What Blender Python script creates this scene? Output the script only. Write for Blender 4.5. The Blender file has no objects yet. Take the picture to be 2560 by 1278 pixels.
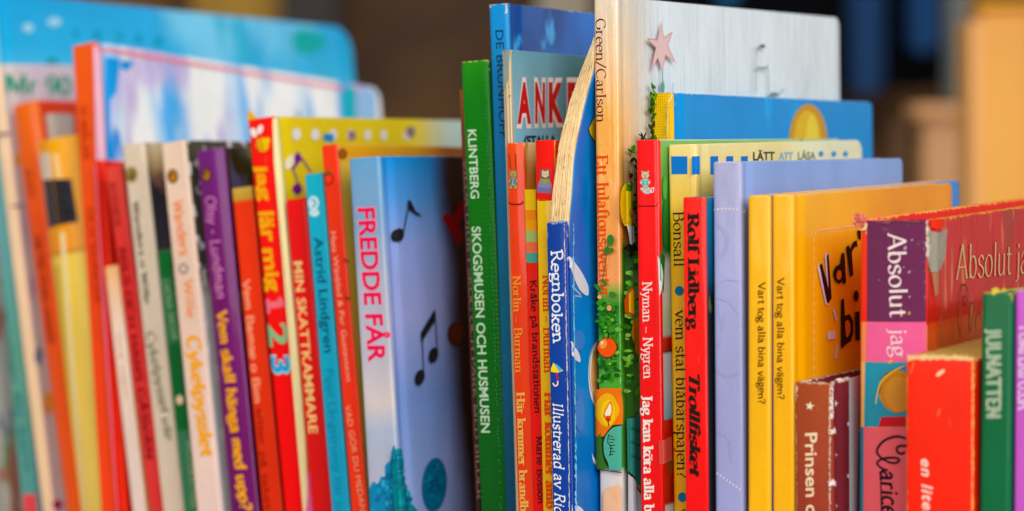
import bpy, bmesh, math, random
from mathutils import Vector, Matrix
random.seed(7)
scene = bpy.context.scene
COL = scene.collection

# ------------------------------------------------------------------ camera, world, lamps, exposure
CAMZ = 0.26                      # camera height above the shelf board (m)
F, CX, HY, TAN = 6000.0, 1280.0, 320.0, 3420 / 6000.0   # focal length, centre, horizon of the 2560 px photograph
cam = bpy.data.cameras.new('camera'); camo = bpy.data.objects.new('camera', cam); COL.objects.link(camo)
camo.location = (0, 0, CAMZ); camo.rotation_euler = (math.radians(90), 0, 0)
cam.sensor_width = 36; cam.lens = 36 * F / 2560; cam.shift_y = -(639 - HY) / 2560
cam.clip_start = .02; cam.clip_end = 60
cam.dof.use_dof = True; cam.dof.focus_distance = 0.727
cam.dof.aperture_fstop = cam.lens / 10.8
cam.dof.aperture_blades = 0
scene.camera = camo
scene.view_settings.view_transform = 'Standard'; scene.view_settings.look = 'None'
scene.view_settings.exposure = 0.0; scene.view_settings.gamma = 1.0
w = bpy.data.worlds.new('World'); scene.world = w; w.use_nodes = True
bg = w.node_tree.nodes['Background']; bg.inputs[0].default_value = (.97, .97, 1.0, 1); bg.inputs[1].default_value = .30

def area(name, loc, target, size, power, col):
    l = bpy.data.lights.new(name, 'AREA'); l.shape = 'RECTANGLE'; l.size, l.size_y = size
    l.energy = power; l.color = col
    o = bpy.data.objects.new(name, l); COL.objects.link(o); o.location = loc
    o.rotation_euler = (Vector(target) - Vector(loc)).to_track_quat('-Z', 'Y').to_euler()
    return o
area('window_light', (.65, -1.25, 1.15), (0, .75, .18), (1.7, 1.3), 53, (1.0, .985, .95))
area('left_fill_light', (-1.3, -.8, 1.3), (0, .8, .2), (1.0, 1.0), 14, (1.0, .97, .93))  # unseen fill added on the left to brighten the spines
area('side_fill_light', (1.9, .1, 1.0), (0, .8, .2), (.8, 1.1), 4, (.93, .96, 1.0))  # unseen fill added from the right to brighten the covers
area('rear_sheen_light', (2.3, 2.6, 1.3), (0, .9, .2), (1.0, 1.0), 1.2, (.90, .95, 1.0))  # unseen area light added behind for sheen on the covers
area('room_light', (0, 2.0, 2.6), (0, 3.4, .4), (1.6, 1.6), 36, (1.0, .95, .88))

# ------------------------------------------------------------------ small maths
def ray(x, y): return Vector(((x - CX) / F, 1.0, -(y - HY) / F))
CAM = Vector((0, 0, CAMZ))
def lin(hx, k=1.0):
    hx = hx.lstrip('#'); out = []
    for i in (0, 2, 4):
        c = int(hx[i:i + 2], 16) / 255
        c = c / 12.92 if c <= .04045 else ((c + .055) / 1.055) ** 2.4
        out.append(min(.9, c * k))
    L = .3 * out[0] + .6 * out[1] + .1 * out[2]
    return [min(.9, max(.001, L + (c - L) * 1.13)) for c in out] + [1.0]
KALB = .93
# ------------------------------------------------------------------ materials
def newmat(name):
    m = bpy.data.materials.new(name); m.use_nodes = True
    nt = m.node_tree; return m, nt, nt.nodes['Principled BSDF']
PM = {}
def inkmat(hx, rough=.42, coat=.15):
    k = (hx, rough, coat)
    if k not in PM:
        m, nt, p = newmat('ink_' + hx.strip('#'))
        p.inputs['Roughness'].default_value = rough; p.inputs['Coat Weight'].default_value = coat * .5; p.inputs['Specular IOR Level'].default_value = .1
        p.inputs['Coat Roughness'].default_value = .25
        n = nt.nodes.new('ShaderNodeTexNoise'); n.inputs['Scale'].default_value = 320; n.inputs['Detail'].default_value = 5
        tc = nt.nodes.new('ShaderNodeTexCoord'); nt.links.new(tc.outputs['Object'], n.inputs['Vector'])
        mx = nt.nodes.new('ShaderNodeMix'); mx.data_type = 'RGBA'
        c = lin(hx, KALB)
        mx.inputs[6].default_value = [v * .9 for v in c[:3]] + [1]; mx.inputs[7].default_value = [min(.9, v * 1.07) for v in c[:3]] + [1]
        if coat > .6:       # laminated film, faintly wrinkled
            n2 = nt.nodes.new('ShaderNodeTexNoise'); n2.inputs['Scale'].default_value = 260; n2.inputs['Detail'].default_value = 4; nt.links.new(tc.outputs['Object'], n2.inputs['Vector'])
            bp = nt.nodes.new('ShaderNodeBump'); bp.inputs['Strength'].default_value = .8; bp.inputs['Distance'].default_value = .0009; nt.links.new(n2.outputs['Fac'], bp.inputs['Height'])
            nt.links.new(bp.outputs[0], p.inputs['Coat Normal']); p.inputs['Coat Roughness'].default_value = .1; p.inputs['Coat Weight'].default_value = coat
        nt.links.new(n.outputs['Fac'], mx.inputs[0]); nt.links.new(mx.outputs[2], p.inputs['Base Color'])
        PM[k] = m
    return PM[k]

def bookmat(name, col, b=None, rough=.38, coat=.35, coatr=.12, mottle=.06, blots=(), side=None, wear=0, wearcol='#e8dcc8',
            weave=0, film=0, bump=.12, part='cover'):
    """col: hex or [(z_m, hex), ...] from the foot up.  blots: (scale, stretchz, hex, thresh, soft).  side: (y0,y1,hex)"""
    m, nt, p = newmat(name); N = nt.nodes; Lk = nt.links.new
    tc = N.new('ShaderNodeTexCoord'); sep = N.new('ShaderNodeSeparateXYZ'); Lk(tc.outputs['Object'], sep.inputs[0])
    def math_(op, a, bb=None, c=None):
        n = N.new('ShaderNodeMath'); n.operation = op
        for i, v in enumerate((a, bb, c)):
            if v is None: continue
            if isinstance(v, (int, float)): n.inputs[i].default_value = v
            else: Lk(v, n.inputs[i])
        return n.outputs[0]
    def mr(v, a, bb, c=0, d=1, smooth=True):
        n = N.new('ShaderNodeMapRange'); n.interpolation_type = 'SMOOTHSTEP' if smooth else 'LINEAR'
        Lk(v, n.inputs[0]); n.inputs[1].default_value = a; n.inputs[2].default_value = bb
        n.inputs[3].default_value = c; n.inputs[4].default_value = d; return n.outputs[0]
    def noise(scale, detail=4, st=(1, 1, 1), off=0):
        mp = N.new('ShaderNodeMapping'); Lk(tc.outputs['Object'], mp.inputs[0]); mp.inputs['Scale'].default_value = st
        mp.inputs['Location'].default_value = (off, off * .7, off * .3)
        n = N.new('ShaderNodeTexNoise'); Lk(mp.outputs[0], n.inputs['Vector']); n.inputs['Scale'].default_value = scale
        n.inputs['Detail'].default_value = detail; return n.outputs['Fac']
    def mix(fac, a, bb, blend='MIX'):
        n = N.new('ShaderNodeMix'); n.data_type = 'RGBA'; n.blend_type = blend
        for i, v in ((0, fac), (6, a), (7, bb)):
            if isinstance(v, (int, float)): n.inputs[i].default_value = v
            elif isinstance(v, (list, tuple)): n.inputs[i].default_value = v
            else: Lk(v, n.inputs[i])
        return n.outputs[2]
    off = random.uniform(0, 9)
    if isinstance(col, str): c = lin(col, KALB)
    else:
        z0, z1 = col[0][0], col[-1][0]
        f = mr(sep.outputs[2], z0, z1, smooth=False)
        cr = N.new('ShaderNodeValToRGB'); Lk(f, cr.inputs[0]); e = cr.color_ramp.elements
        while len(e) < len(col): e.new(.5)
        for i, (z, hx) in enumerate(col):
            e[i].position = (z - z0) / (z1 - z0); 
        for i, (z, hx) in enumerate(col): e[i].color = lin(hx, KALB)
        c = cr.outputs[0]
    for i, bl in enumerate(blots):
        sc, stz, hx, th, soft = bl
        n = noise(sc, 5, (1, 1, stz), off + i * 3.3)
        c = mix(mr(n, th - soft, th + soft), c, lin(hx, KALB))
    if side:
        ny = math_('ADD', sep.outputs[1], math_('MULTIPLY', math_('SUBTRACT', noise(30, 3, (1, 1, .5), off + 5), .5), .02))
        c = mix(mr(ny, side[0], side[1]), c, lin(side[2], KALB))
    if mottle:
        n = noise(55, 6, (1, 1, .6), off + 1)
        v = mr(n, .3, .7, 1 - mottle * 1.6, 1 + mottle * .6, False)
        n2 = noise(900, 3, (1, 1, 1), off + 1); v = math_('MULTIPLY', v, mr(n2, .35, .65, 1 - mottle * .7, 1.0, False))
        cc = N.new('ShaderNodeCombineColor'); [Lk(v, cc.inputs[k]) for k in range(3)]
        c = mix(1.0, c, cc.outputs[0], 'MULTIPLY')
    rg = rough
    if wear and b is not None:
        zt = math_('SUBTRACT', b.h, sep.outputs[2])
        if part == 'spine': ed = math_('MINIMUM', sep.outputs[0], math_('SUBTRACT', b.w, sep.outputs[0]))
        elif part == 'cover': ed = math_('MAXIMUM', math_('SUBTRACT', sep.outputs[1], .0012), 0.0)
        else: ed = 1.0
        d = math_('MINIMUM', ed, zt)
        near = math_('MINIMUM', math_('MULTIPLY', zt, .12), .0045)         # corners wear more than edges
        d = math_('ADD', d, near)
        n = noise(800, 6, (1, 1, .35), off + 2); n3 = noise(60, 2, (1, 1, 1), off + 6)
        th = math_('MULTIPLY', math_('MULTIPLY', math_('SUBTRACT', n, .42), wear * .0035), math_('MULTIPLY', n3, 2.0))
        mk = mr(math_('SUBTRACT', th, d), -.0001, .0003)
        c = mix(mk, c, lin(wearcol, KALB))
        # fine scuffs all over
        sc = noise(1300, 2, (1, 1, .12), off + 4)
        c = mix(mr(sc, .74, .79, 0, min(.7, wear * .35)), c, lin(wearcol, KALB))
        rg = math_('ADD', math_('MULTIPLY', mk, .35), rough)
    if isinstance(c, list): p.inputs['Base Color'].default_value = c
    else: Lk(c, p.inputs['Base Color'])
    if isinstance(rg, float): 
        sm = noise(26, 4, (1, 1, .5), off + 8); rg = mr(sm, .3, .7, rough * .8, rough * 1.25, False)
    Lk(rg, p.inputs['Roughness'])
    p.inputs['Coat Weight'].default_value = min(1, coat * .42); p.inputs['Coat Roughness'].default_value = coatr; p.inputs['Specular IOR Level'].default_value = .1
    h = noise(260, 4, (1, 1, .5), off + 9)
    hh = math_('MULTIPLY', h, .00012)
    dn = noise(38, 3, (1, 1, .45), off + 12); hh = math_('ADD', hh, math_('MULTIPLY', dn, .0009))
    if weave:
        wx = math_('SINE', math_('MULTIPLY', math_('ADD', sep.outputs[0], sep.outputs[1]), 9000)); wz = math_('SINE', math_('MULTIPLY', sep.outputs[2], 7500 if weave < 2 else 4200))
        hh = math_('ADD', hh, math_('MULTIPLY', math_('ADD', wx if weave < 2 else 0.0, wz), .00005 if weave < 2 else .00002))
    if film:
        fn = noise(380, 4, (1, 1, .06), off + 15); fn2 = noise(60, 5, (1, 1, .5), off + 16)
        hh = math_('ADD', hh, math_('MULTIPLY', math_('ADD', fn, fn2), 0.0006 * film))
    bp = N.new('ShaderNodeBump'); bp.inputs['Strength'].default_value = 1.0 if (weave or film) else min(1, bump * 4)
    bp.inputs['Distance'].default_value = 1.0
    Lk(hh, bp.inputs['Height'])
    Lk(bp.outputs[0], p.inputs['Normal']); Lk(bp.outputs[0], p.inputs['Coat Normal'])
    return m

def pagemat(name, hx, along='x', dens=5200, hx2=None):
    m, nt, p = newmat(name); N = nt.nodes; Lk = nt.links.new
    tc = N.new('ShaderNodeTexCoord'); mp = N.new('ShaderNodeMapping'); Lk(tc.outputs['Object'], mp.inputs[0])
    mp.inputs['Scale'].default_value = (dens, 8, 5)
    n = N.new('ShaderNodeTexNoise'); n.inputs['Scale'].default_value = 1; n.inputs['Detail'].default_value = 2; Lk(mp.outputs[0], n.inputs[0])
    mx = N.new('ShaderNodeMix'); mx.data_type = 'RGBA'; c = lin(hx, KALB)
    mx.inputs[6].default_value = lin(hx2, KALB) if hx2 else [v * .55 for v in c[:3]] + [1]; mx.inputs[7].default_value = c
    r = N.new('ShaderNodeMapRange'); r.inputs[1].default_value = .35; r.inputs[2].default_value = .6
    Lk(n.outputs['Fac'], r.inputs[0]); Lk(r.outputs[0], mx.inputs[0]); Lk(mx.outputs[2], p.inputs['Base Color'])
    p.inputs['Roughness'].default_value = .8
    bp = N.new('ShaderNodeBump'); bp.inputs['Strength'].default_value = .8; bp.inputs['Distance'].default_value = .0002
    Lk(n.outputs['Fac'], bp.inputs['Height']); Lk(bp.outputs[0], p.inputs['Normal'])
    return m

# ------------------------------------------------------------------ object helpers
def link_mesh(name, verts, faces, mats, parent=None, matidx=None, smooth=True, angle=32):
    me = bpy.data.meshes.new(name); me.from_pydata([tuple(v) for v in verts], [], faces)
    for m in (mats if isinstance(mats, (list, tuple)) else [mats]): me.materials.append(m)
    if matidx: me.polygons.foreach_set('material_index', matidx)
    bm = bmesh.new(); bm.from_mesh(me); bmesh.ops.recalc_face_normals(bm, faces=bm.faces); bm.to_mesh(me); bm.free()
    if smooth:
        me.polygons.foreach_set('use_smooth', [True] * len(me.polygons)); me.set_sharp_from_angle(angle=math.radians(angle))
    me.update()
    o = bpy.data.objects.new(name, me); COL.objects.link(o)
    if parent: o.parent = parent
    return o
def tag(o, label=None, cat=None, group=None, kind=None):
    if label: o['label'] = label
    if cat: o['category'] = cat
    if group: o['group'] = group
    if kind: o['kind'] = kind
    return o

def prism(name, prof, z0, z1, mats, parent, bev=.0004, close_normal=True):
    """closed outline prof [(x,y)...] extruded from z0 to z1 with softened rims"""
    n = len(prof); area2 = sum(prof[i][0] * prof[(i + 1) % n][1] - prof[(i + 1) % n][0] * prof[i][1] for i in range(n))
    s = 1 if area2 > 0 else -1
    ins = []
    for i in range(n):
        a, b_, c = Vector(prof[i - 1]), Vector(prof[i]), Vector(prof[(i + 1) % n])
        e1 = (b_ - a); e2 = (c - b_); e1 = e1.normalized() if e1.length > 0 else e1; e2 = e2.normalized() if e2.length > 0 else e2
        nn = Vector((-(e1.y + e2.y), e1.x + e2.x)) * s
        nn = nn.normalized() if nn.length > 1e-9 else Vector((0, 0)); ins.append(b_ + nn * bev * .8)
    rows = [(ins, z0), (prof, z0 + bev), (prof, z1 - bev), ([(Vector(p) * .65 + q * .35) for p, q in zip(prof, ins)], z1 - bev * .35), (ins, z1)]
    V = []; Fc = []
    for pr, z in rows: V += [(p[0], p[1], z) for p in pr]
    for r in range(len(rows) - 1):
        for i in range(n):
            j = (i + 1) % n; Fc.append((r * n + i, r * n + j, (r + 1) * n + j, (r + 1) * n + i))
    Fc.append(tuple(range(n - 1, -1, -1))); Fc.append(tuple((len(rows) - 1) * n + i for i in range(n)))
    return link_mesh(name, V, Fc, mats, parent)

# ------------------------------------------------------------------ the book
class Book:
    def __init__(s, name, label, TL, xr, xb, end, Y, L=None, hard=True, bulge=0.0, th=None, soften=.0004, R=.002,
                 spine=None, front=None, back=None, pages='#efe0c0', over=None, groove=None, headcap=0, nocover=False):
        P = ray(*TL) * Y
        rr = ray(xr, end[2] if len(end) > 2 else TL[1]); Pr = rr * Y
        e = ray(end[0], end[1]); Ye = (Pr.x - Pr.y * TAN) / (e.x - TAN); Pe = e * Ye
        Lc = (Pe - Pr).length; d = (Pe - Pr).normalized()
        b_ = ray(xb, 1278); Pb = b_ * (P.dot(d) / b_.dot(d)); u = (P - Pb).normalized(); rt = d.cross(u).normalized()
        a = (xr - CX) / F; wd = (a * P.y - P.x) / (rt.x - a * rt.y)
        mm = .001
        s.P, s.d, s.u, s.rt = P * mm, d, u, rt; s.w = wd * mm; s.L = (L or Lc) * mm
        low = min(0, s.w * rt.z) + min(0, s.L * d.z)
        s.h = (s.P.z + CAMZ + low) / u.z - .0001
        O = s.P - u * s.h + CAM
        s.root = bpy.data.objects.new(name, None); COL.objects.link(s.root); s.root.empty_display_size = .02
        s.root.matrix_world = Matrix(((rt.x, d.x, u.x, O.x), (rt.y, d.y, u.y, O.y), (rt.z, d.z, u.z, O.z), (0, 0, 0, 1)))
        tag(s.root, label, 'book', 'books standing in the row')
        s.hard = hard; s.bulge = bulge; th = th if th else (.0022 if hard else .0005); s.th = min(th, s.w * .28)
        s.groove = (hard and groove is None) or bool(groove); s.k = 0
        s.rc = min(.0011 if hard else .0006, s.w * .2)
        if nocover: return
        W, h, t = s.w, s.h, s.th
        mk = lambda spec, nm, part: spec if isinstance(spec, bpy.types.Material) else bookmat(nm, b=s, part=part, **s.fix(spec, part))
        front = front or spine; back = back or front
        s.msp = mk(spine, name + '_spine', 'spine'); s.mfr = mk(front, name + '_front', 'cover'); s.mbk = s.mfr if back is front else mk(back, name + '_back', 'cover')
        # spine
        rc = s.rc; n = 5; outer = []
        for i in range(n + 1):
            an = math.pi - i * math.pi / 2 / n; outer.append((rc + rc * math.cos(an), rc + .0002 - rc * math.sin(an)))
        m_ = 8
        for i in range(1, m_):
            x = rc + (W - 2 * rc) * i / m_; outer.append((x, s.ysp(x)))
        for i in range(n + 1):
            an = math.pi / 2 - i * math.pi / 2 / n; outer.append((W - rc + rc * math.cos(an), rc + .0002 - rc * math.sin(an)))
        ti = max(.0006, min(t, .0015))
        prof = outer + [(W, rc + .0003), (W - ti, rc + .0003), (W - ti, ti), (ti, ti), (ti, rc + .0003), (0, rc + .0003)]
        prof = [outer[0]] + outer[1:] + prof[len(outer):]
        s.spine = prism('spine', prof, 0, h - headcap, s.msp, s.root, soften * 1.6)
        # boards
        s.front = s.board('front_cover', 1, s.mfr, R); s.back = s.board('back_cover', -1, s.mbk, R)
        ov = over if over is not None else (.003 if hard else .0)
        pg = pagemat(name + '_pages', pages)
        yy0 = max(ti, .0015) + .0004
        prism('pages', [(t + .0001, yy0), (W - t - .0001, yy0), (W - t - .0001, s.L - ov - .0002), (t + .0001, s.L - ov - .0002)], ov + .0002, h - ov - .0002, pg, s.root, .0002)
    def fix(s, spec, part):
        spec = dict(spec)
        c = spec['col']
        if spec.get('side') and spec['side'][0] > 10: q = spec['side']; spec['side'] = (s.pc(q[0], 500)[0], s.pc(q[1], 500)[0], q[2])
        if not isinstance(c, str):
            f = s.ps if part == 'spine' else s.pc
            x = CX + 0
            out = [(s.zpx(y, part), hx) for y, hx in c]; out.sort(); spec['col'] = out
        return spec
    def zpx(s, y, part='spine'):
        # local height seen at pixel row y along the spine's left edge / hinge
        f = s.ps; x0 = CX + s.P.x / s.P.y * F
        l = f(x0, y); return l[1]
    def ysp(s, x):
        q = 2 * (x - s.rc) / (s.w - 2 * s.rc) - 1; return .0002 - s.bulge * max(0, 1 - q * q)
    def xcv(s, y):
        """outer face of the front board at depth y, the joint groove included"""
        if not s.groove: return s.w
        pts = [(.0012, 0), (.002, .00015), (.003, -.0001), (.0042, -.00075), (.0052, -.001), (.0062, -.0008), (.0076, -.0001), (.0088, .0001), (.011, 0)]
        if y <= pts[0][0] or y >= pts[-1][0]: return s.w
        for (a, p), (b_, q) in zip(pts, pts[1:]):
            if y <= b_: return s.w + p + (q - p) * (y - a) / (b_ - a)
        return s.w
    def board(s, name, sg, mat, R):
        y0 = s.rc + .00032; ys = [y0] + ([.002, .003, .0042, .0052, .0062, .0076, .0088, .011] if s.groove else [.004, .011])
        ys += [s.L * .3, s.L * .6, s.L - R] if s.L - R > .02 else []
        for i in range(1, 7): ys.append(s.L - R + R * math.sin(i * math.pi / 12))
        b_ = min(.0004, s.th * .3); cols = []
        for y in ys:
            q = max(0, (y - (s.L - R)) / R) if R > 0 else 0
            top = s.h - (R - R * math.sqrt(max(0, 1 - q * q)))
            xo = s.xcv(y); e = s.th if (y > .0085 or not s.groove) else s.th * .6
            xo_, xi = (xo, xo - e)
            end = (y >= ys[-1] - 1e-9)
            if sg < 0: xo_, xi = s.w - xo_, s.w - xi
            db = b_ * sg; en = b_ if end else 0
            cols.append([(xo_ - (db if end else 0), y, 0), (xo_ - (db if end else 0), y, top - b_), (xo_ - db * .35, y, top - b_ * .35), (xo_ - db, y, top), (xi + db * .5, y, top), (xi, y, top - b_), (xi, y, 0)])
        V = [v for c in cols for v in c]; n = 7; Fc = []
        for c in range(len(cols) - 1):
            for r in range(n): 
                r2 = (r + 1) % n; Fc.append((c * n + r, c * n + r2, (c + 1) * n + r2, (c + 1) * n + r))
        Fc.append(tuple(range(n))); Fc.append(tuple((len(cols) - 1) * n + r for r in range(n - 1, -1, -1)))
        return link_mesh(name, V, Fc, mat, s.root)
    # pixel -> local surface coordinates
    def ps(s, x, y):
        r = ray(x, y); q = r * (s.P.dot(s.d) / r.dot(s.d)) - s.P; return (q.dot(s.rt), s.h + q.dot(s.u))
    def pc(s, x, y):
        Pw = s.P + s.rt * s.w; r = ray(x, y); q = r * (Pw.dot(s.rt) / r.dot(s.rt)) - s.P; return (q.dot(s.d), s.h + q.dot(s.u))

# ------------------------------------------------------------------ stroke lettering
def cat(pts, n=6):
    if len(pts) < 3: return list(pts)
    out = []; P = [pts[0]] + list(pts) + [pts[-1]]
    for i in range(1, len(P) - 2):
        for k in range(n):
            t = k / n; p0, p1, p2, p3 = P[i - 1], P[i], P[i + 1], P[i + 2]
            out.append(tuple(.5 * (2 * p1[j] + (p2[j] - p0[j]) * t + (2 * p0[j] - 5 * p1[j] + 4 * p2[j] - p3[j]) * t * t + (3 * p1[j] - p0[j] - 3 * p2[j] + p3[j]) * t ** 3) for j in (0, 1)))
    out.append(tuple(pts[-1])); return out
def arc(cx, cy, rx, ry, a0=0, a1=360, n=18):
    return [(cx + rx * math.cos(math.radians(a0 + (a1 - a0) * i / n)), cy + ry * math.sin(math.radians(a0 + (a1 - a0) * i / n))) for i in range(n + 1)]
Xh = .64
def L_(*p): return ('L', p)
def C_(*p): return ('C', p)
def E_(*a): return ('E', a)
def arch(x0, x1): return [C_((x0, .46), (x0 + (x1 - x0) * .4, .62), (x0 + (x1 - x0) * .85, .6), (x1, .42)), L_((x1, .44), (x1, 0))]
S1 = lambda x, y=0, l=.1, r=.1: (x, y, l, r)
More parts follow.
